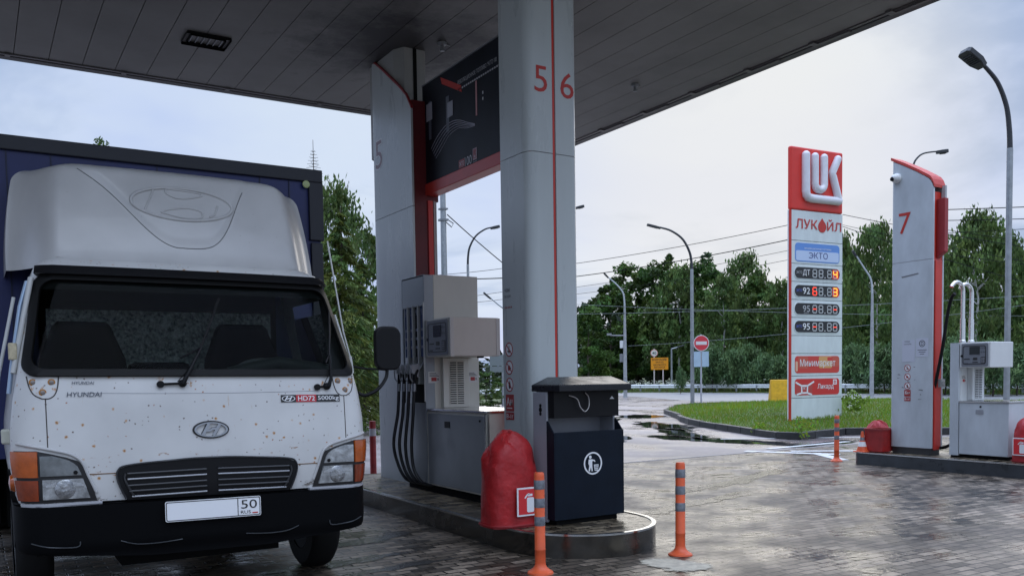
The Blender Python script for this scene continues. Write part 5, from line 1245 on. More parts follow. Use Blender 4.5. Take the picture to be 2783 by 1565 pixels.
m.build('model_sticker', [LETTER_BLACK, P('sticker_red2', (.50, .03, .04), .4), LETTER_WHITE], truck, fix=False)
m = MB(); h_logo(m, lambda a, bb, c=0: SF(a, bb, .004+c), .006, 1.154, .102, .047, .010, 0); m.build('emblem', P('emblem_chrome', (.35, .36, .38), .2, .9), truck)
m = MB(); h_logo(m, lambda a, bb, c=0: SF(a, bb, .001+c), .006, 1.154, .112, .056, .004, 0); m.build('emblem_backing', LETTER_BLACK, truck)
# mirror on the right in the picture, with its arms; grab bar and door frame trim at the other side
m = MB(); mp = rrect(-.10, .10, -.155, .165, .065, 6)
m.prism(mp, lambda a, bb, c: (1.345+a, .30+c, 1.675+bb), -.03, .03); m.build('mirror', BLACK, truck, bevel=.012)
m = MB(); m.tube(smooth_path([(1.09, .26, 1.36), (1.14, .24, 1.34), (1.24, .25, 1.38), (1.325, .29, 1.46), (1.34, .30, 1.53)], 5), .013, 8); m.tube(smooth_path([(1.03, .38, 1.61), (1.06, .33, 1.56), (1.12, .30, 1.54), (1.20, .30, 1.53), (1.33, .30, 1.525)], 5), .008, 7); m.build('mirror_arm', BLACK, truck, smooth=60)
m = MB(); m.tube([(.93, .36, 2.44), (1.02, .33, 1.80), (1.055, .30, 1.62)], .006, 6); m.tube([(1.055, .3, 1.62), (1.065, .29, 1.50)], .014, 8); m.tube([(.975, .37, 1.92), (1.03, .27, 1.60)], .009, 6); m.build('aerial', P('aerial_white', (.55, .55, .52), .4), truck, smooth=60)
m = MB(); m.tube([(-.955, .44, 2.08), (-1.00, .40, 1.92), (-1.06, .34, 1.55), (-1.08, .34, 1.40)], .013, 8); m.build('door_trim', P('trim_blue', (.35, .45, .58), .3, .4), truck, smooth=60)
m = MB(); m.tube([(-.935, .40, 2.10), (-1.055, .27, 1.52)], .016, 8); m.tube([(-1.03, .43, 1.98), (-1.13, .36, 1.50), (-1.14, .35, 1.40)], .010, 8); m.build('door_frame', P('frame_white', (.50, .50, .48), .4), truck, smooth=60)
m = MB(); m.box(-1.075, -1.03, .27, .33, 1.60, 1.70); m.build('mirror_bracket', P('bracket_rusty', (.52, .45, .30), .6, var=.3, vs=20), truck, bevel=.006)
for sg in (-1, 1): m = MB(); m.box(sg*1.10-.03, sg*1.10+.03, .32, .38, 1.10, 1.19); m.build('door_step', P('step_white', (.5, .5, .42), .5), truck, bevel=.012)
# roof deflector
def df(t, v, off=0.0):
    """t across -1..1, v 0..1 up the front"""
    z = 2.205+.735*v; w = 1.045-.075*v**2
    # rounded upper corners
    if v > .84: w -= .16*(1-math.sqrt(max(0, 1-((v-.84)/.16)**2)))
    a = abs(t); x = t*w
    y = .56+.30*v+.05*a*a
    if a > .73: q = min(1, (a-.73)/.27); y += .42*(q*q*(3-2*q))*(1-.25*v)
    if v > .92: y += .10*((v-.92)/.08)**2
    # the raised bib: a shallow step along a curve
    curve = 1.02-.78*math.exp(-((x+.02)/.42)**2*1.0) if x < 0 else 1.02-.78*math.exp(-((x-.02)/.40)**4)
    q = max(0, min(1, (v-curve)/.12)); y -= .016*q*q*(3-2*q)
    lip = .10*math.exp(-(v/.05)**1)*max(0, 1-a*.9)
    return Vector((x, y-lip-off, z-.02*(1-a)*(1-v)))
m = MB(); us = [-1, -.985, -.96, -.92]+[-.88+.02*i for i in range(89)]+[.92, .96, .985, 1]; vv = [0, .02, .05]+[.08+.02*i for i in range(38)]+[.86, .88, .90, .92, .94, .96, .975, .985, .993, 1]
m.grid(df, us, vv)
top = [df(t, 1) for t in us]; k = len(top); m.add(top+[Vector((p.x, 1.62, p.z+.03)) for p in top], [(i, i+1, k+i+1, k+i) for i in range(k-1)])
for t in (-1, 1): sd = [df(t, v) for v in vv]; k2 = len(sd); m.add(sd+[Vector((p.x, 1.62, p.z)) for p in sd], [(i, i+1, k2+i+1, k2+i) for i in range(k2-1)])
m.build('deflector', TWC, truck, smooth=45)
defl = bpy.data.objects['deflector']
def dfx(a, bb, c=0.0):
    w = 1.045-.075*bb**2
    return df(a/w, bb, c)
m = MB(); cx_, cv_ = .03, .66; rx_, rv_ = .335, .155
E1 = [(cx_+rx_*math.cos(2*PI*i/40), cv_+rv_*math.sin(2*PI*i/40)) for i in range(40)]
DS = P('deflector_white', (0, 0, 0))
def dtube(pts, r, closed=False): m.tube([dfx(a, v, .0) for a, v in pts]+([dfx(*pts[0], .0)] if closed else []), r, 7, squash=1.0)
dtube(E1, .012, True)
for pts in ([(-.155, .795), (-.165, .75), (-.225, .57)], [(.20, .555), (.235, .58), (.265, .67)], [(-.07, .80), (-.075, .76), (-.02, .72), (.06, .72), (.17, .765), (.09, .79), (-.07, .80)], [(-.12, .565), (-.06, .60), (.05, .625), (.13, .61), (.155, .58), (.13, .535), (.02, .53), (-.12, .565)]):
    pp = smooth_path([Vector((a, v, 0)) for a, v in pts], 5); dtube([(p.x, p.y) for p in pp], .007)
m.build('embossed_emblem', DS, defl, smooth=60)
m = MB()
def bibv(x): return (1.02-.78*math.exp(-((x+.02)/.42)**2)) if x < 0 else 1.02-.78*math.exp(-((x-.02)/.40)**4)
m.tube([dfx(x, bibv(x), .001) for x in seq(-.63, .46, 60) if bibv(x) < .97], .0035, 5); m.build('bib_groove', P('groove_grey', (.16, .16, .155), .6), defl, smooth=60)
m = MB(); m.grid(lambda t, q: SF(t*.90, 2.112+.065*q, .055-.03*q), [-1, -.97, -.9, -.6, -.3, 0, .3, .6, .9, .97, 1], [0, .5, 1]); m.grid(lambda t, q: SF(t*.90, 2.112, .055-.06*q), [-1, -.9, -.6, -.3, 0, .3, .6, .9, 1], [0, 1]); m.build('roof_visor', BLACK, truck, smooth=60)
# cargo box
NB = P('box_blue', (.006, .013, .095), .4, var=.2, vs=2, bump=.05, bs=3); NBK = P('box_frame', (.010, .011, .018), .45)
m = MB(); m.box(-1.28, 1.28, 1.49, 7.6, .93, 3.16)
m.build('cargo_box', NB, truck)
cb = bpy.data.objects['cargo_box']
m = MB(); m.box(-1.30, 1.30, 1.46, 1.53, 3.10, 3.205); m.box(-1.30, -1.24, 1.53, 7.6, 3.10, 3.205); m.box(1.24, 1.30, 1.53, 7.6, 3.10, 3.205); m.box(-1.28, 1.28, 1.53, 7.6, 3.161, 3.19); m.build('top_rail', NBK, cb, bevel=.008)
for sg in (-1, 1): m = MB(); m.box(sg*1.24-.06, sg*1.24+.06, 1.455, 1.53, 2.62, 3.10); m.box(sg*1.24-.05, sg*1.24+.05, 1.46, 1.53, .93, 2.60); m.build('corner_post', NBK, cb, bevel=.006)
m = MB()
for xx in (-1.0, -.72, .0, .78, 1.02): m.box(xx-.004, xx+.004, 1.482, 1.49, 1.0, 3.10)
m.build('front_seam', P('seam_blue', (.006, .01, .04), .5), cb)
for sg in (-1, 1): m = MB(); m.lathe([(.03, 0), (.03, .012), (.02, .016), (0, .017)], (sg*1.155, 1.462, 3.06 if sg < 0 else 3.075), 16, 0, 'y'); m.build('marker_lamp', P('marker_green', (.42, .48, .22), .3), cb, smooth=50)

# ------------------------------------------------------------------ grass island by the price sign
isl_g = [(20.97, 23.36), (19.9, 21.9), (18.79, 20.54), (17.9, 19.2), (17.27, 18.08), (16.7, 16.9), (16.3, 16.05), (15.59, 14.5), (15.2, 13.5), (15.35, 12.95), (15.9, 13.0), (17.2, 13.2), (18.2, 12.4), (19.3, 11.5), (21.0, 10.2), (24, 8), (30, 6), (36, 14), (38.2, 26.3), (35.5, 27.6), (31.5, 29.2), (29.0, 29.9), (26.5, 29.2), (24.3, 27.2), (22.4, 25.4)]
isl_s = [Vector(p) for p in isl_g]
n = len(isl_s); cen = Vector((24, 20))
def offset(poly, d):
    out = []
    for i, p in enumerate(poly):
        a = poly[i-1]; c = poly[(i+1) % len(poly)]; t = (c-a).normalized(); q = Vector((-t.y, t.x))
        out.append(p+q*(d if q.dot(cen-p) > 0 else -d))
    return out
fr0 = Frame((0, 0, 0), (1, 0, 0), (0, 1, 0))
inn = offset(isl_s, .16)
m = MB()
# kerb stones one by one, with thin joints and small differences in height
rnd = random.Random(2)
def along(poly, step):
    out = []
    for i in range(len(poly)):
        a, c = poly[i], poly[(i+1) % len(poly)]; k = max(1, round((c-a).length/step))
        for j in range(k): out.append((i, j/k, (j+1)/k))
    return out
for i, t0, t1 in along(isl_s, .9):
    a, c = isl_s[i], isl_s[(i+1) % n]; ai, ci = inn[i], inn[(i+1) % n]; e = .008; h = .16+rnd.uniform(-.012, .012)
    q = [a.lerp(c, t0+e), a.lerp(c, t1-e), ai.lerp(ci, t1-e), ai.lerp(ci, t0+e)]
    m.hexa([(*p, 0) for p in q]+[(*p, h) for p in q])
structure(m.build('island_kerb', KERB, bevel=.012))
def gz(x, y):   # gentle rise towards the middle of the island
    d = min((Vector((x, y))-p).length for p in inn2)
    return .13+.16*min(1, d/5)
inn2 = [p for i in range(n) for p in (inn[i], inn[i].lerp(inn[(i+1) % n], .5))]
def inside(x, y, poly):
    r = False; j = len(poly)-1
    for i in range(len(poly)):
        xi, yi = poly[i]; xj, yj = poly[j]
        if (yi > y) != (yj > y) and x < (xj-xi)*(y-yi)/(yj-yi)+xi: r = not r
        j = i
    return r
m = MB(); inner2 = offset(inn, 1.5); 
m.add([(*p, .135) for p in inn]+[(*p, gz(*p)-.03) for p in inner2]+[(cen.x, cen.y, .24)], [(i, (i+1) % n, n+(i+1) % n, n+i) for i in range(n)]+[(n+i, n+(i+1) % n, 2*n) for i in range(n)])
structure(m.build('turf', TURF, smooth=80))
def quads_mesh(name, V, mats, cols=None, tri=False):
    """V: (n, k, 3) array of faces; cols: (n, 3) per-face colour written as an attribute"""
    nf, k, _ = V.shape
    me = bpy.data.meshes.new(name); me.vertices.add(nf*k); me.vertices.foreach_set('co', V.reshape(-1).astype(np.float32))
    me.loops.add(nf*k); me.loops.foreach_set('vertex_index', np.arange(nf*k, dtype=np.int32))
    me.polygons.add(nf); me.polygons.foreach_set('loop_start', np.arange(0, nf*k, k, dtype=np.int32)); me.polygons.foreach_set('loop_total', np.full(nf, k, dtype=np.int32))
    if cols is not None:
        at = me.color_attributes.new('tone', 'FLOAT_COLOR', 'CORNER'); c4 = np.ones((nf, k, 4), np.float32); c4[:, :, :3] = cols[:, None, :]; at.data.foreach_set('color', c4.reshape(-1))
    for mm in (mats if isinstance(mats, (list, tuple)) else [mats]): me.materials.append(mm)
    me.update(calc_edges=True)
    return me
def link(name, me, parent=None, loc=None):
    o = bpy.data.objects.new(name, me); COL.objects.link(o); o.parent = parent
    if loc is not None: o.location = loc
    return o
def leaf_mat(name, base, trans=.25, rough=.6):
    if name in MATS: return MATS[name]
    m = bpy.data.materials.new(name); m.use_nodes = True; N = m.node_tree.nodes; L = m.node_tree.links; b = N['Principled BSDF']; out = N['Material Output']
    at = N.new('ShaderNodeVertexColor'); at.layer_name = 'tone'
    mu = N.new('ShaderNodeMix'); mu.data_type = 'RGBA'; mu.blend_type = 'MULTIPLY'; mu.inputs[0].default_value = 1; mu.inputs[6].default_value = (*base, 1); L.new(at.outputs[0], mu.inputs[7])
    L.new(mu.outputs[2], b.inputs['Base Color']); b.inputs['Roughness'].default_value = rough; b.inputs['Specular IOR Level'].default_value = .25
    tr = N.new('ShaderNodeBsdfTranslucent'); L.new(mu.outputs[2], tr.inputs[0]); mx = N.new('ShaderNodeMixShader'); mx.inputs[0].default_value = trans
    L.new(b.outputs[0], mx.inputs[1]); L.new(tr.outputs[0], mx.inputs[2]); L.new(mx.outputs[0], out.inputs[0])
    MATS[name] = m; return m
GRASSM = leaf_mat('grass_blades', (.17, .27, .028), .4)
def blades(pts, h0, h1, w, rng, hue):
    n = len(pts); a = rng.uniform(0, 2*PI, n); h = rng.uniform(h0, h1, n); lean = rng.uniform(0, .6, n)*h; b2 = rng.uniform(0, 2*PI, n)
    V = np.zeros((n, 3, 3)); dx, dy = np.cos(a)*w, np.sin(a)*w
    V[:, 0] = pts; V[:, 0, 0] -= dx; V[:, 0, 1] -= dy; V[:, 1] = pts; V[:, 1, 0] += dx; V[:, 1, 1] += dy
    V[:, 2] = pts; V[:, 2, 0] += np.cos(b2)*lean; V[:, 2, 1] += np.sin(b2)*lean; V[:, 2, 2] += h
    return V
rng = np.random.default_rng(5)
pts = []; x0, x1, y0, y1 = 14.8, 38, 5, 31
polyI = [tuple(p) for p in offset(isl_s, .10)]
clump = [(rng.uniform(x0, x1), rng.uniform(y0, y1), rng.uniform(.5, 1.6), rng.uniform(.5, 1.5)) for _ in range(120)]
while len(pts) < 42000:
    # denser where the island is near
    x, y = rng.uniform(x0, x1), rng.uniform(y0, y1); d = math.hypot(x, y)
    if rng.random() > (20/d)**2: continue
    if not inside(x, y, polyI): continue
    pts.append((x, y, gz(x, y)-.01))
pts = np.array(pts)
hf = np.ones(len(pts)); tone = np.ones(len(pts))
for cx, cy, r, s in clump:
    w = np.exp(-((pts[:, 0]-cx)**2+(pts[:, 1]-cy)**2)/r**2); hf *= 1+w*(s-1)*.8; tone *= 1+w*(s-1)*.35
V = blades(pts, .05, .14, .011, rng, 0); V[:, 2, 2] = pts[:, 2]+(V[:, 2, 2]-pts[:, 2])*np.clip(hf, .5, 2)
cols = np.stack([tone*rng.uniform(.6, 1.5, len(pts)), tone*rng.uniform(.75, 1.2, len(pts)), rng.uniform(.6, 1.4, len(pts))], 1)
stuff(link('grass', quads_mesh('grass', V, GRASSM, cols)))
# weeds at the kerb
rngw = np.random.default_rng(9)
def leaf_cloud(centers, radii, n, size, rng, flat=0.0, squash=1.0):
    """n leaf quads scattered through balls"""
    k = len(centers); idx = rng.integers(0, k, n); c = centers[idx]; r = radii[idx]
    d = rng.normal(size=(n, 3)); d /= np.linalg.norm(d, axis=1)[:, None]; rad = r*rng.uniform(.35, 1, n)**.6
    p = c+d*rad[:, None]*np.array([1, 1, squash])
    nr = d*.6+rng.normal(size=(n, 3))*.6; nr[:, 2] += flat; nr /= np.linalg.norm(nr, axis=1)[:, None]
    t = np.cross(nr, rng.normal(size=(n, 3))); t /= np.linalg.norm(t, axis=1)[:, None]; b = np.cross(nr, t)
    s = size*rng.uniform(.6, 1.35, n)[:, None]
    V = np.stack([p-t*s*.9, p-b*s*.42, p+t*s, p+b*s*.42], 1)
    return V, idx
def weed(x, y, z, h, w, label, seed, n=160, grp=None):
    rg = np.random.default_rng(seed); k = 9; c = np.stack([rg.normal(0, w*.35, k), rg.normal(0, w*.35, k), rg.uniform(.15, 1, k)*h], 1)
    V, idx = leaf_cloud(c, np.full(k, w*.3), n, .045, rg)
    cols = np.stack([rg.uniform(.7, 1.6, n), rg.uniform(.8, 1.4, n), rg.uniform(.6, 1.4, n)], 1)
    t = thing('weed_plant', label, 'weed', (x, y, z), group=grp)
    link('foliage', quads_mesh('foliage', V, GRASSM, cols), t)
    b = MB()
    for q in range(5): b.tube([(0, 0, 0), (c[q][0]*.5, c[q][1]*.5, c[q][2]*.6), tuple(c[q])], .006, 5)
    b.build('stem', P('stem', (.09, .13, .04), .7), t)
weed(15.28, 12.85, .02, .42, .38, 'tall green weed growing at the kerb corner below the price sign', 31)
weed(15.9, 14.6, .03, .2, .3, 'low weed growing against the island kerb beside the puddles', 32)

def flower_plant(x, y, h, w, label, seed):
    rg = np.random.default_rng(seed); k = 26; c = np.stack([rg.normal(0, w*.4, k), rg.normal(0, w*.4, k), rg.uniform(.25, 1, k)*h], 1)
    t = thing('flowering_weed', label, 'weed', (x, y, gz(x, y)))
    V, idx = leaf_cloud(c, np.full(k, w*.16), 420, .05, rg); n_ = 420
    link('foliage', quads_mesh('foliage', V, GRASSM, np.stack([rg.uniform(.7, 1.3, n_)]*3, 1)), t)
    V, idx = leaf_cloud(c+np.array([0, 0, .06]), np.full(k, .05), 160, .035, rg, 1.0)
    link('blossoms', quads_mesh('blossoms', V, leaf_mat('pale_flowers', (.62, .64, .50), .2), np.ones((160, 3))), t)
flower_plant(20.6, 15.6, .65, .6, 'white-flowered weed right of the price sign foot', 41)
flower_plant(21.6, 16.3, .5, .5, 'smaller white-flowered weed between price sign and far pillar', 42)
# ------------------------------------------------------------------ far verge, guard rail
VG = [(10, 47), (20.3, 48.6), (24.5, 40.8), (28.0, 44.6), (39, 54), (47.5, 60.2), (50.2, 54.0), (51.4, 42.3), (51.5, 32), (54, 14), (90, 5), (160, 20), (160, 135), (-20, 135), (-20, 60)]
m = MB(); m.add([(x, y, .03) for x, y in VG], [tuple(range(len(VG)))]); structure(m.build('verge_terrain', SOIL))
GL = [(30.5, 55.5), (44, 62.5), (52.8, 67.3), (55.6, 62), (56.6, 54.5), (57.0, 45), (57.2, 36.5), (58.2, 26), (60.5, 16)]
WG = [Vector((x*.92, y*.92, .0)) for x, y in GL]
path = smooth_path(WG, 10)
def resample(pts, step):
    out = [pts[0].copy()]; acc = 0
    for a, c in zip(pts, pts[1:]):
        l = (c-a).length; d = step-acc
        while d <= l: out.append(a.lerp(c, d/l)); d += step
        acc = (acc+l) % step
    return out
gr = thing('guard_rail', 'long galvanised road guard rail in front of the dark trees', 'guard rail', tuple(path[0]))
pp = resample(path, .8); b = MB(); prof = [(-.02, .34), (.05, .38), (.05, .44), (-.01, .485), (-.01, .515), (.05, .56), (.05, .62), (-.02, .66), (-.05, .66)]
vs = []; k = len(prof)
for i, p in enumerate(pp):
    t = (pp[min(i+1, len(pp)-1)]-pp[max(i-1, 0)]).normalized(); q = Vector((t.y, -t.x, 0))
    if q.dot(Vector((-1, -1, 0))) < 0: q = -q
    for d, z in prof: vs.append(p-path[0]+q*d+Vector((0, 0, z)))
b.add(vs, [(i*k+j, i*k+j+1, (i+1)*k+j+1, (i+1)*k+j) for i in range(len(pp)-1) for j in range(k-1)]); b.build('rail', P('rail_zinc', (.74, .76, .77), .45, .0, var=.1, vs=2), gr, smooth=40)
for p in resample(path, 2.0):
    b = MB(); q = p-path[0]; b.box(q.x-.06, q.x+.06, q.y-.06, q.y+.06, 0, .60); b.build('rail_post', STEEL, gr)
# weeds and white-flowered plants along the rail, cut grass in front of it
rng = np.random.default_rng(21); pl = resample(path, .05); N_ = 26000
ii = rng.integers(0, len(pl), N_); base = np.array([tuple(pl[i]) for i in ii]); off = rng.normal(0, 1.0, (N_, 2)); base[:, 0] += off[:, 0]+.6; base[:, 1] += off[:, 1]+.6; base[:, 2] = .02
V = blades(base, .10, .50, .03, rng, 0); front = (off.sum(1) < .35); V[front, 2, 2] *= .35; cols = np.stack([rng.uniform(.5, 1.5, N_), rng.uniform(.6, 1.3, N_), rng.uniform(.5, 1.3, N_)], 1)
stuff(link('verge_grass', quads_mesh('verge_grass', V, leaf_mat('verge_blades', (.10, .14, .035), .3), cols)))
N_ = 2600; ii = rng.integers(len(pl)//3, len(pl), N_); c = np.array([tuple(pl[i]) for i in ii]); o_ = rng.normal(0, .5, (N_, 2)); c[:, 0] += 1.3+o_[:, 0]; c[:, 1] += .9+o_[:, 1]; c[:, 2] = rng.uniform(.45, 1.0, N_)
V, _ = leaf_cloud(c, np.full(N_, .10), N_*2, .075, rng, 1.0); cols = np.stack([rng.uniform(.7, 1.1, N_*2)]*3, 1)
stuff(link('flower_weeds', quads_mesh('flower_weeds', V, leaf_mat('pale_flowers', (.62, .64, .50), .2), cols)))

# ------------------------------------------------------------------ trees
BARK = P('bark', (.065, .05, .038), .9, var=.4, vs=3); BIRCH = P('birch_bark', (.45, .44, .41), .8, var=.5, vs=2.5)
LEAF = leaf_mat('broad_leaves', (.062, .112, .022), .3); LEAFB = leaf_mat('birch_leaves', (.098, .15, .042), .38); NEED = leaf_mat('spruce_needles', (.080, .115, .024), .22); PINE = leaf_mat('pine_needles', (.070, .118, .045), .2)
def tones(idx, k, n, rg, lo=.55, hi=1.5, hue=.2):
    base = rg.uniform(lo, hi, k)[idx]; h = rg.uniform(-hue, hue, k)[idx]; j = rg.uniform(.75, 1.3, n)
    return np.stack([base*j*(1+h), base*j, base*j*(1-h*.6)], 1)
def trunk_mesh(name, h, r, mat, rg, limbs=7, reach=.25, lean=.0):
    b = MB(); a = rg.uniform(0, 6.28); pts = [Vector((math.cos(a)*lean*h*(q/5)**1.6+.012*h*math.sin(q*1.7+a), math.sin(a)*lean*h*(q/5)**1.6+.012*h*math.cos(q*2.1), h*q/5)) for q in range(6)]
    b.tube(pts, [r*(1-.17*q) for q in range(6)], 9)
    for q in range(limbs):
        t = rg.uniform(.3, .9); p = pts[0].lerp(pts[-1], t); p = pts[int(t*5)].lerp(pts[min(5, int(t*5)+1)], t*5-int(t*5)); w = rg.uniform(0, 6.28); l = reach*h*rg.uniform(.5, 1)*(1.1-t)
        e = p+Vector((math.cos(w)*l, math.sin(w)*l, l*rg.uniform(.4, 1.1))); b.tube([p, p.lerp(e, .5)+Vector((0, 0, -.05*l)), e], [r*.42*(1-t*.5), r*.25, r*.08], 6)
    o = b.build(name, mat, None, smooth=60); me = o.data; bpy.data.objects.remove(o); return me
def broad(seed, h, w, n, leaf, low=.12):
    rg = np.random.default_rng(seed); k = 95; C = []
    while len(C) < k:
        z = rg.uniform(low, 1); prof = (math.sin(PI*min(1, (z-low)/(1-low)*.80+.16)))**.7; a = rg.uniform(0, 2*PI); r = prof*math.sqrt(rg.uniform(.18, 1))*(1+.18*math.sin(3*a+seed)+.13*math.sin(7*z*3+seed))
        C.append((math.cos(a)*r*w/2, math.sin(a)*r*w/2, z*h*rg.uniform(.90, 1.0)))
    C = np.array(C); R = rg.uniform(.035, .105, k)*w*1.15
    V, idx = leaf_cloud(C, R, n, leaf, rg, .35, .8); return quads_mesh('crown', V, LEAF, tones(idx, k, n, rg))
def birch(seed, h, w, n, leaf, low=.2):
    rg = np.random.default_rng(seed); k = 230; idx = rg.integers(0, k, n)
    z = rg.uniform(low+.12, 1, k); a = rg.uniform(0, 2*PI, k); prof = np.sin(PI*np.clip((z-low)/(1-low)*.78+.2, 0, 1))**.8; r = prof*np.sqrt(rg.uniform(.1, 1, k))*w/2
    top = np.stack([np.cos(a)*r, np.sin(a)*r, z*h], 1); ln = rg.uniform(.04, .14, k)*h*(.5+.5*prof)
    s = rg.uniform(0, 1, n); p = top[idx].copy(); p[:, 2] -= s*ln[idx]; out = (1+.25*s); p[:, 0] *= out; p[:, 1] *= out
    sp = .05*w*(1.15-s); p += rg.normal(size=(n, 3))*sp[:, None]
    nr = rg.normal(size=(n, 3)); nr[:, 2] *= .5; nr /= np.linalg.norm(nr, axis=1)[:, None]; t = np.zeros((n, 3)); t[:, 2] = -1; t += rg.normal(size=(n, 3))*.35; t /= np.linalg.norm(t, axis=1)[:, None]; b = np.cross(nr, t)
    sz = leaf*rg.uniform(.6, 1.4, n)[:, None]; V = np.stack([p-t*sz, p-b*sz*.45, p+t*sz, p+b*sz*.45], 1)
    return quads_mesh('crown', V, LEAFB, tones(idx, k, n, rg, .5, 1.45, .15))
def spruce(seed, h, w, n, leaf):
    rg = np.random.default_rng(seed); k = 190; zz = rg.uniform(.05, .97, k); a = rg.uniform(0, 2*PI, k); ln = (1-zz)**.85*w/2*rg.uniform(.75, 1.1, k)+.12
    idx = rg.integers(0, k, n); s = rg.uniform(.08, 1, n)**.7; l = ln[idx]; p = np.stack([np.cos(a[idx])*l*s, np.sin(a[idx])*l*s, zz[idx]*h+.12*l-.42*l*s*s], 1)
    sd = rg.normal(size=n)*.10*l; p[:, 0] += -np.sin(a[idx])*sd; p[:, 1] += np.cos(a[idx])*sd; p[:, 2] -= np.abs(rg.normal(size=n))*.10*l
    t = np.stack([np.cos(a[idx]), np.sin(a[idx]), np.full(n, -.75)], 1)+rg.normal(size=(n, 3))*.45; t /= np.linalg.norm(t, axis=1)[:, None]; b = np.cross(t, rg.normal(size=(n, 3))); b /= np.linalg.norm(b, axis=1)[:, None]
    sz = leaf*rg.uniform(.6, 1.4, n)[:, None]; V = np.stack([p-t*sz, p-b*sz*.22, p+t*sz, p+b*sz*.22], 1)
    return quads_mesh('crown', V, NEED, tones(idx, k, n, rg, .6, 1.7, .25))
def pine(seed, h, w, n, leaf):
    rg = np.random.default_rng(seed); k = 60; zz = rg.uniform(.05, .9, k); a = rg.uniform(0, 2*PI, k); R0 = (1-zz)**.6*w/2*rg.uniform(.6, 1.1, k)
    e = np.stack([np.cos(a)*R0, np.sin(a)*R0, zz*h+R0*.75], 1); c0 = np.stack([np.zeros(k), np.zeros(k), zz*h], 1)
    idx = rg.integers(0, k, n); s = rg.uniform(.25, 1, n)**.6; p = c0[idx]+(e-c0)[idx]*s[:, None]; p += rg.normal(size=(n, 3))*.05*w
    up = s > .8; p[up, 2] += rg.uniform(0, .16, up.sum())*h
    t = rg.normal(size=(n, 3))*.55; t[:, 2] += .9; t /= np.linalg.norm(t, axis=1)[:, None]; b = np.cross(t, rg.normal(size=(n, 3))); b /= np.linalg.norm(b, axis=1)[:, None]
    sz = leaf*rg.uniform(.6, 1.4, n)[:, None]; V = np.stack([p-t*sz, p-b*sz*.2, p+t*sz, p+b*sz*.2], 1); c = tones(idx, k, n, rg, .6, 1.35, .1); c[up] *= 1.5
    return quads_mesh('crown', V, PINE, c)
rgT = np.random.default_rng(77)
PROTO = {
 'b0': (broad(1, 16, 11, 7500, .34), trunk_mesh('trunk', 12, .24, BARK, rgT)), 'b1': (broad(2, 16, 12, 7500, .34), trunk_mesh('trunk', 12, .24, BARK, rgT)), 'b2': (broad(3, 16, 10, 7500, .34, .05), trunk_mesh('trunk', 12, .24, BARK, rgT)),
 'w0': (birch(4, 16, 9, 8000, .27, .12), trunk_mesh('trunk', 14, .17, BIRCH, rgT, 9, .2, .04)), 'w1': (birch(5, 16, 8, 8000, .27, .15), trunk_mesh('trunk', 14, .17, BIRCH, rgT, 9, .2, .06)), 'w2': (birch(6, 16, 10, 9000, .25, .08), trunk_mesh('trunk', 14, .18, BIRCH, rgT, 9, .2, .05)),
 's0': (spruce(7, 12, 5.2, 15000, .16), trunk_mesh('trunk', 11.9, .16, BARK, rgT, 0)), 'p0': (pine(8, 3, 2.4, 3000, .17), trunk_mesh('trunk', 2.7, .05, BARK, rgT, 4)), 'p1': (pine(9, 3, 2.8, 3200, .17), trunk_mesh('trunk', 2.7, .05, BARK, rgT, 4)),
 'n0': (broad(12, 12, 7, 13000, .15, .05), trunk_mesh('trunk', 9, .16, BARK, rgT)), 'n1': (birch(13, 12, 7, 12000, .14, .05), trunk_mesh('trunk', 10, .13, BIRCH, rgT, 9, .2, .04)),
}
HT = {'b0': 16, 'b1': 16, 'b2': 16, 'w0': 16, 'w1': 16, 'w2': 16, 's0': 12, 'p0': 3, 'p1': 3, 'n0': 12, 'n1': 12}
def tree(kind, px, ptop, dist, label, wide=1.0, name='tree', cat='tree', group='trees beyond the road', rz=None):
    p = far(px, ptop, dist); h = p.z
    t = thing(name, label, cat, (p.x, p.y, 0), rz if rz is not None else (px*1.7) % 6.28, group)
    s = h/HT[kind]; t.scale = (s*wide, s*wide, s)
    cr, tr = PROTO[kind]; link('crown', cr, t); link('trunk', tr, t)
    return t
D_ = 88
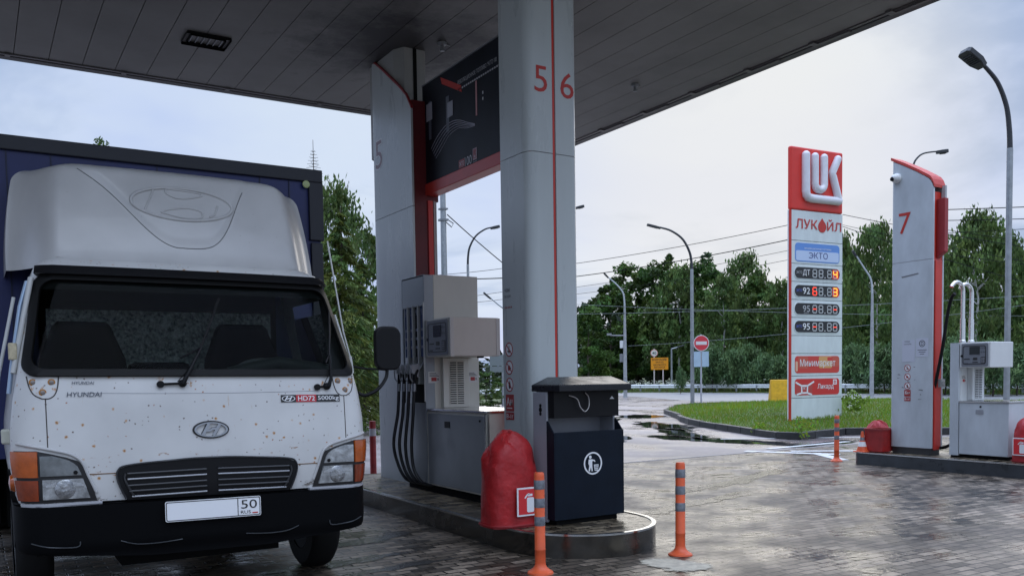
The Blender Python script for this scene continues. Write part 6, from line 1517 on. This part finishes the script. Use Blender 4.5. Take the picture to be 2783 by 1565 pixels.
T_ = [
 ('b2', 1478, 770, 84, 'dark leafy tree against the right edge of the near column', 1.0), ('b0', 1535, 715, 90, 'dark leafy tree behind the concrete lamp post with boxes on it', 1.0),
 ('b1', 1600, 655, 93, 'tall broad tree behind the orange sign', 1.0), ('b0', 1655, 636, 90, 'tallest broad tree, just left of the tall lamp post by the no entry sign', .95), ('w0', 1712, 668, 86, 'birch with hanging twigs close behind the tall lamp post', 1.1),
 ('b2', 1775, 650, 92, 'broad tree behind the red no entry sign', .9), ('w1', 1820, 695, 84, 'leaning birch right of the no entry sign', 1.1), ('w2', 1872, 642, 90, 'tall pale-tipped birch midway between no entry sign and price sign', .9),
 ('b1', 1918, 690, 88, 'rounded dark tree above the young pines left of the price sign', .9), ('w0', 1965, 705, 84, 'drooping birch touching the left edge of the price sign', 1.0), ('b0', 2030, 690, 92, 'dark tree half hidden behind the price sign', 1.0),
 ('w1', 2118, 590, 80, 'tall birch at the right edge of the price sign', .8), ('b2', 2150, 680, 86, 'dark tree between the price sign and the pillar numbered 7', 1.0), ('w2', 2205, 566, 66, 'tall weeping birch left of the pillar numbered 7', .85), ('b1', 2260, 650, 80, 'broad tree behind the pillar numbered 7', .9),
 ('w0', 2395, 635, 62, 'birch just right of the red side of the pillar numbered 7', .9), ('w2', 2462, 538, 56, 'tall weeping birch behind the chrome hose masts', .95), ('w1', 2535, 590, 60, 'weeping birch behind the big lamp post', 1.0), ('b0', 2600, 650, 66, 'dark tree at the right edge behind the big lamp post', 1.0),
 ('b2', 2440, 740, 74, 'low dark tree filling the gap behind the hose masts', 1.2), ('b1', 2330, 760, 80, 'low dark tree seen between pillar and pump', 1.2), ('b0', 2530, 780, 78, 'low dark tree behind the white pump head', 1.2),
 ('b1', 1500, 830, 100, 'shaded tree low at the left end of the row', 1.3), ('b2', 1570, 800, 102, 'shaded low tree behind the yellow bus warning', 1.4), ('b0', 1640, 790, 103, 'shaded low tree in the second row behind the speed limit sign', 1.4), ('b1', 1720, 790, 101, 'shaded low tree in the second row behind the lamp post', 1.4), ('b2', 1800, 800, 100, 'shaded low tree behind the first young pines', 1.4), ('b0', 1880, 800, 101, 'shaded low tree behind the middle young pines', 1.4), ('b1', 1960, 800, 100, 'shaded low tree behind the yellow barrier block', 1.4), ('b0', 2140, 810, 98, 'shaded low tree right of the price displays', 1.4), ('b2', 2210, 800, 96, 'shaded low tree left of the pillar stickers', 1.4),
]
for k, px, py, d, lb, wd in T_: tree(k, px, py, d*(1.22 if px < 1720 else 1.14), lb, wd)
# young pines along the rail
for i, (k, px, py, d, wd, lb) in enumerate((('p0', 1792, 878, 74, 1.1, 'bushy young pine nearest the no entry sign'), ('p1', 1850, 890, 73, 1.1, 'young pine with pale shoots, second from the no entry sign'), ('p1', 1882, 880, 75, 1.1, 'young pine with pale shoots above the middle of the guard rail'), ('p0', 1925, 898, 72, 1.2, 'young pine with pale shoots next to the yellow barrier block'), ('p1', 1965, 905, 71, 1.2, 'low young pine behind the yellow barrier block'), ('p0', 1712, 928, 70, .7, 'single tiny light green pine left of the tall lamp post'), ('p1', 2150, 880, 68, 1.2, 'young pine right of the price sign'), ('p0', 2185, 885, 66, 1.2, 'young pine behind the grey lamp post right of the price sign'), ('p1', 2225, 880, 64, 1.2, 'young pine at the left edge of the pillar numbered 7'), ('p0', 2420, 850, 58, 1.2, 'young pine behind the white pump'), ('p1', 2500, 870, 56, 1.2, 'young pine beside the big lamp post'), ('p0', 2560, 880, 58, 1.2, 'young pine at the right edge'), ('p1', 1770, 915, 76, 1.1, 'low young pine under the blank blue boards'), ('p0', 2380, 880, 60, 1.2, 'young pine between the pillar and the white pump'))):
    tree(k, px, py, d, lb, wd, 'young_pine', 'pine', 'young pines along the guard rail')
# trees behind the truck
tree('s0', 850, 520, 24, 'spruce with yellow-green drooping twigs right of the truck', 1.15, 'spruce_tree', 'spruce', 'trees behind the truck')
tree('n1', 838, 470, 32, 'birch rising behind the spruce beside the cargo box', .9, 'tree', 'tree', 'trees behind the truck')
tree('s0', 910, 640, 26, 'smaller spruce against the left edge of the far column', 1.0, 'spruce_tree', 'spruce', 'trees behind the truck')
tree('n0', 905, 560, 40, 'leafy tree behind the smaller spruce', .8, 'tree', 'tree', 'trees behind the truck')
p_ = far(787, 352, 34); sp_ = thing('spruce_tree', 'thin bare spruce tip sticking up over the cargo box', 'spruce', (p_.x, p_.y, 0), 0, 'trees behind the truck')
b = MB(); b.tube([(0, 0, 0), (0, 0, p_.z*.7), (0, 0, p_.z)], [.12, .035, .008], 8)
rnd = random.Random(6)
for q in range(9):
    z = p_.z-(.45+.11*q); l = .10+.035*q
    for w in range(5): a = w*2*PI/5+q; b.tube([(0, 0, z), (math.cos(a)*l, math.sin(a)*l, z+.03-.01*q)], .007, 4)
b.build('trunk', BARK, sp_)
V_ = PROTO['s0'][0]; c_ = link('crown', V_, sp_); c_.scale = (.5, .5, (p_.z-1.45)/12)
tree('n0', 268, 338, 40, 'leafy tree top just showing over the cargo box', .7, 'tree', 'tree', 'trees behind the truck')
tree('b1', 700, 620, 60, 'tree hidden behind the cargo box with only its edge showing', 1.0, 'tree', 'tree', 'trees behind the truck')
# bushes seen between the pump and the near column
for i, (px, py, d, wd, lb) in enumerate(((1222, 930, 42, 1.5, 'rounded green bush seen between pump and near column'), (1262, 945, 46, 1.6, 'lower green bush against the near column'), (1150, 900, 60, 1.5, 'green bush mostly behind the pump'), (960, 880, 60, 2.0, 'green bush behind the truck mirror'))):
    tree('n0', px, py, d, lb, wd, 'bush', 'bush', 'bushes beyond the forecourt')
# far wood closing the view
rng = np.random.default_rng(3); k = 620; pxs = rng.uniform(-500, 3300, k); C = np.array([tuple(far(px, 940, rng.uniform(118, 135))) for px in pxs]); C[:, 2] = rng.uniform(.5, 10, k); C[(pxs < 1420), 2] *= .25
V, idx = leaf_cloud(C, rng.uniform(2, 3.6, k), 26000, .7, rng); stuff(link('far_woods', quads_mesh('far_woods', V, leaf_mat('wood_leaves', (.022, .036, .012), .15), tones(idx, k, 26000, rng))))

# ------------------------------------------------------------------ street lamps, signs, wires
LAMPB = P('lamp_dark', (.03, .032, .036), .4)
def lamp(name, label, base, h, curve, headL, headW, r0=.07, r1=.045, matp=None, mata=None, tilt=0.0, group='street lamps'):
    """pole to height h, then arm through the curve points (dx along arm heading, dz); heading from the last argument"""
    hd, pts = curve
    t = thing(name, label, 'street lamp', (base.x, base.y, 0), hd, group)
    b = MB(); b.tube([(0, 0, 0), (0, 0, h*.5), (0, 0, h)], [r0, r0*.9, r1*1.1], 12); b.lathe([(r0*1.5, 0), (r0*1.5, .03), (r0, .05)], n=12) ; b.build('pole', matp or STEEL, t, smooth=60)
    b = MB(); ap = smooth_path([Vector((0, 0, h-.05))]+[Vector((x, 0, h+z)) for x, z in pts], 6); b.tube(ap, [r1*(1-.35*i/(len(ap)-1)) for i in range(len(ap))], 10); b.build('arm', mata or LAMPB, t, smooth=60)
    e = ap[-1]; d = (ap[-1]-ap[-2]).normalized(); u = Vector((0, 1, 0)); nn = d.cross(u)*-1
    b = MB(); M_ = Matrix((( d.x, 0, nn.x, e.x), (d.y, 1, nn.y, e.y), (d.z, 0, nn.z, e.z), (0, 0, 0, 1)))
    b.M = M_; b.prism([(-.06, -headW*.28), (headL*.25, -headW/2), (headL*.92, -headW/2), (headL, -headW*.32), (headL, headW*.32), (headL*.92, headW/2), (headL*.25, headW/2), (-.06, headW*.28)], lambda a, bb, c: (a, bb, c), -.02, .075)
    for q in range(6): x = headL*(.2+.1*q); b.box(x, x+.018, -headW*.38, headW*.38, .075, .10)
    hd_ = b.build('lamp_head', LAMPB, t, bevel=.015)
    b = MB(); b.M = M_; b.box(headL*.28, headL*.90, -headW*.36, headW*.36, -.028, -.018); b.build('lens', P('lamp_lens_pale', (.32, .33, .34), .25), hd_)
    return t
def heading(px0, py0, px1, py1, dist):
    a, c = far(px0, py0, dist), far(px1, py1, dist); return a, c
RX = Vector((CR.x, CR.y, 0)).normalized()   # picture right, level
def ang(v): return math.atan2(v.y, v.x)
# big lamp on the right: arm reaches left and towards the viewer
pb = far(2532, 1000, 19)
lamp('street_lamp', 'tall grey lamp post with a big dark head near the right edge', pb, 5.58, (ang(-RX+Vector((-.10, -.14, 0))), [(.02, .35), (.09, .78), (.27, 1.18), (.50, 1.43), (.62, 1.52)]), .42, .32, .058, .05, STEEL)
p_ = far(1742, 1018, 43.4); lamp('street_lamp', 'slim tall lamp post beside the no entry sign, head reaching left', p_, 6.55, (ang(-RX), [(.02, .35), (.12, .85), (.45, 1.45), (1.0, 1.85), (1.55, 2.02)]), .62, .22, .10, .07, STEEL)
p_ = far(1182, 960, 38); lamp('street_lamp', 'curved lamp post seen between pump and near column', p_, 6.35, (ang(RX), [(.02, .35), (.10, .75), (.36, 1.2), (.75, 1.48), (1.05, 1.56)]), .36, .2, .07, .05, STEEL)
p_ = far(1573, 965, 60); ls = lamp('street_lamp', 'grey lamp post carrying a white box and a camera arm in front of the trees', p_, 6.2, (ang(-RX), [(.02, .4), (.12, .9), (.5, 1.4), (1.0, 1.85), (1.1, 1.95)]), .4, .18, .13, .06, P('pole_concrete', (.33, .34, .34), .7, var=.2, vs=4), P('arm_pale', (.42, .45, .46), .5))
b = MB(); b.box(-.02, .32, -.22, -.06, 3.35, 3.85); b.build('white_box', WHITE, ls, bevel=.02)
b = MB(); b.box(-.02, .34, -.25, -.06, 2.4, 2.95); b.build('meter_box', GREYM, ls, bevel=.02)
b = MB(); b.tube([(0, -.05, 4.2), (.5, -.08, 4.2), (1.0, -.08, 4.22)], .04, 8); b.box(.9, 1.2, -.18, .02, 4.22, 4.36); b.build('camera_arm', P('arm_grey', (.25, .26, .27), .5), ls)
p_ = far(2290, 950, 30); lamp('street_lamp', 'dark curved lamp showing over the top of the pillar numbered 7', p_, 7.55, (ang(RX), [(.03, .2), (.12, .42), (.35, .60), (.80, .66)]), .30, .16, .06, .035, LAMPB)
p_ = far(2193, 965, 55); lamp('street_lamp', 'pale lamp post in front of the birches right of the price sign', p_, 6.0, (ang(-RX), [(.02, .4), (.12, .9), (.5, 1.5), (.95, 2.2)]), .36, .18, .12, .06, P('pole_concrete', (0, 0, 0)), P('arm_pale', (0, 0, 0)))
p_ = far(1690, 980, 88); lamp('street_lamp', 'thin short lamp post right of the orange sign', p_, 4.1, (ang(RX), [(.2, .0), (.4, .05), (.6, .12)]), .7, .3, .11, .07, STEEL, STEEL)
p_ = far(1360, 560, 40); 
p_ = far(1285, 960, 36); lamp('street_lamp', 'faint lamp head on a thin pole half hidden by the near column', far(1290, 960, 50), 4.9, (ang(-RX), [(.3, .35), (.8, .75), (1.2, 1.1)]), .5, .16, .08, .05, STEEL, STEEL)
p_ = far(1430, 960, 38); lamp('street_lamp', 'street lamp whose white head peeps out right of the near column', p_, 8.25, (ang(RX), [(.1, .3), (.3, .42), (.45, .46)]), .32, .16, .08, .05, STEEL, STEEL)
# thick steel mast between the pump and the near column
p_ = far(1123, 960, 36); m_ = thing('utility_mast', 'thick grey steel mast behind the pump, rising to the red beam', 'mast', (p_.x, p_.y, 0))
b = MB(); b.tube([(0, 0, 0), (0, 0, 11)], [.14, .11], 14); b.build('shaft', STEEL, m_, smooth=60)
b = MB(); b.box(-.16, .16, -.16, .16, 7.85, 7.93); b.build('clamp', GREYM, m_); b = MB(); b.box(-.15, .15, -.15, .15, 8.3, 8.36); b.build('clamp', GREYM, m_)
b = MB(); b.tube([(0, 0, 7.9), (.3, -.15, 7.6), (.35, -.2, 7.75), (.15, -.1, 7.9)], .02, 6); b.build('wire_hook', BLACK, m_)
# no entry sign with two blank blue boards
p_ = far(1764, 1018, 43.3); ne = thing('no_entry_sign', 'round red no entry sign above two blank pale blue boards on a thin pole', 'road sign', (p_.x, p_.y, 0), -RAD(27))
FN = Frame((0, -.06, 0), (1, 0, 0)); b = MB(); b.tube([(0, 0, 0), (0, 0, 3.4)], .045, 10); b.build('pole', P('pole_zinc', (.5, .5, .54), .4, .5), ne, smooth=60)
b = MB(); plate(b, FN, circle(0, 2.98, .385, 36), -.02, 0, 0); plate(b, FN, circle(0, 2.98, .35, 36), 0, .004, 1); plate(b, FN, [(-.27, 2.90), (.27, 2.90), (.27, 3.06), (-.27, 3.06)], .004, .008, 0); b.build('no_entry_disc', [P('sign_rim', (.70, .66, .68), .4), P('sign_disc_red', (.62, .04, .06), .4)], ne)
for sg in (-1, 1): b = MB(); plate(b, FN, rrect(sg*.20-.165, sg*.20+.165, 1.84, 2.58, .03), -.02, 0, 0); b.build('blank_board', P('board_blue', (.40, .52, .64), .35, var=.1, vs=2), ne)
# speed limit and orange warning sign
p_ = far(1660, 985, 88); os_ = thing('warning_sign', 'orange school bus warning sign with a round 40 speed limit above it', 'road sign', (p_.x, p_.y, 0), -YAW)
FO = Frame((0, -.06, 0), (1, 0, 0)); b = MB(); b.tube([(-.55, 0, -.2), (-.55, 0, 4.1)], .06, 8); b.build('leg', P('pole_pink', (.60, .52, .50), .5), os_); b = MB(); b.tube([(.33, 0, -.2), (.33, 0, 2.2)], .06, 8); b.build('leg', P('pole_pink', (.60, .52, .50), .5), os_)
b = MB(); plate(b, FO, [(-.88, 2.03), (.84, 2.03), (.84, 3.22), (-.88, 3.22)], -.03, 0, 0)
for k, s_ in enumerate(('ВНИМАНИЕ!', 'ВЫЕЗД', 'ШКОЛЬНОГО', 'АВТОБУСА')): w_ = (.75, .38, .62, .55)[k]; text(b, FO, s_, -.02-w_, -.02+w_, 2.92-.25*k, 3.11-.25*k+(.03 if k == 0 else 0), .006, 1, .01)
b.build('orange_board', [P('board_orange', (.80, .30, .008), .45), LETTER_BLACK], os_)
b = MB(); plate(b, FO, circle(-.55, 3.68, .36, 30), -.02, 0, 0); plate(b, FO, circle(-.55, 3.68, .30, 30), 0, .006, 1); text(b, FO, '40', -.75, -.35, 3.55, 3.81, .012, 2, .012); b.build('speed_limit_disc', [P('limit_rim', (.66, .30, .26), .45), P('limit_white', (.70, .68, .62), .45), LETTER_BLACK], os_)
# grey back of a large sign beyond the forecourt
p_ = far(1236, 1000, 45); gs = thing('road_sign', 'back of a large grey road sign on two legs, seen between pump and near column', 'road sign', (p_.x, p_.y, 0), -YAW)
b = MB(); b.box(-.05, .70, -.03, 0, 1.75, 2.05); b.box(-.05, .70, -.03, 0, 2.08, 2.62); b.build('sign_back', P('sign_back_grey', (.20, .23, .23), .5, .3), gs)
b = MB(); b.tube([(.0, 0.03, 0), (.0, .03, 2.65)], .05, 8); b.build('leg', STEEL, gs); b = MB(); b.tube([(.6, 0.03, 0), (.6, .03, 2.65)], .05, 8); b.build('leg', STEEL, gs)
# overhead wires
def wire(a, c, sag, r, label, mat=None):
    a, c = Vector(a), Vector(c); pts = []
    if (c-a).length < 18 and a.x > 30: c = c+(c-a)*2.2   # runs on past the edge of the view
    for i in range(25): t = i/24; p = a.lerp(c, t); p.z -= sag*4*t*(1-t); pts.append(p)
    o = pts[12].copy(); b = MB(); b.tube([p-o for p in pts], r, 5); tag(b.build('overhead_wire', mat or BLACKM, None, loc=o), label, 'wire', 'overhead wires')
WL = P('wire_light', (.16, .18, .18), .6)
wire(far(1300, 682, 60), far(2080, 545, 50), .25, .018, 'topmost wire rising to the price sign from the near column')
wire(far(1300, 712, 60), far(2080, 582, 50), .30, .026, 'thick wire rising to the price sign, second from the top')
wire(far(1300, 740, 66), far(2100, 605, 56), .3, .014, 'thin wire, third down left of the price sign'); wire(far(1300, 756, 66), far(2100, 630, 56), .3, .014, 'thin wire, fourth down left of the price sign')
wire(far(1440, 765, 60), far(2000, 770, 60), .5, .014, 'wire crossing the trees at the height of the price displays', WL); wire(far(1440, 790, 62), far(2050, 750, 55), .6, .014, 'wire hanging across the trees behind the tall lamp post', WL); wire(far(1580, 870, 60), far(2050, 800, 50), .8, .012, 'lowest wire crossing the dark trees', WL)
wire(far(2120, 540, 50), far(2300, 570, 46), .1, .016, 'wire from the price sign down to the pillar numbered 7'); wire(far(2120, 570, 52), far(2300, 622, 48), .15, .016, 'wire falling from the price sign across the birch'); wire(far(2120, 566, 55), far(2300, 600, 50), .1, .012, 'thin wire between price sign and pillar')
wire(far(2300, 530, 45), far(2640, 513, 42), .1, .020, 'topmost wire right of the pillar numbered 7'); wire(far(2300, 556, 47), far(2640, 544, 44), .1, .018, 'second wire right of the pillar numbered 7'); wire(far(2300, 566, 50), far(2640, 612, 46), .1, .015, 'wire falling to the right behind the big lamp post'); wire(far(2300, 590, 50), far(2640, 568, 46), .1, .014, 'thin wire rising to the right behind the big lamp post'); wire(far(2380, 640, 48), far(2640, 668, 44), .1, .014, 'low thin wire right of the big lamp post')
wire(far(1125, 540, 36), far(1300, 690, 40), .05, .022, 'single wire sloping down from the steel mast'); wire(far(1100, 692, 55), far(1300, 670, 55), .05, .016, 'level wire seen just above the pump'); wire(far(1150, 702, 50), far(1300, 698, 50), .02, .030, 'thick level wire above the pump head')
wire(far(1180, 746, 58), far(1300, 728, 58), .02, .014, 'thin wire above the pump display, upper one'); wire(far(1180, 762, 58), far(1300, 748, 58), .02, .014, 'thin wire above the pump display, lower one')
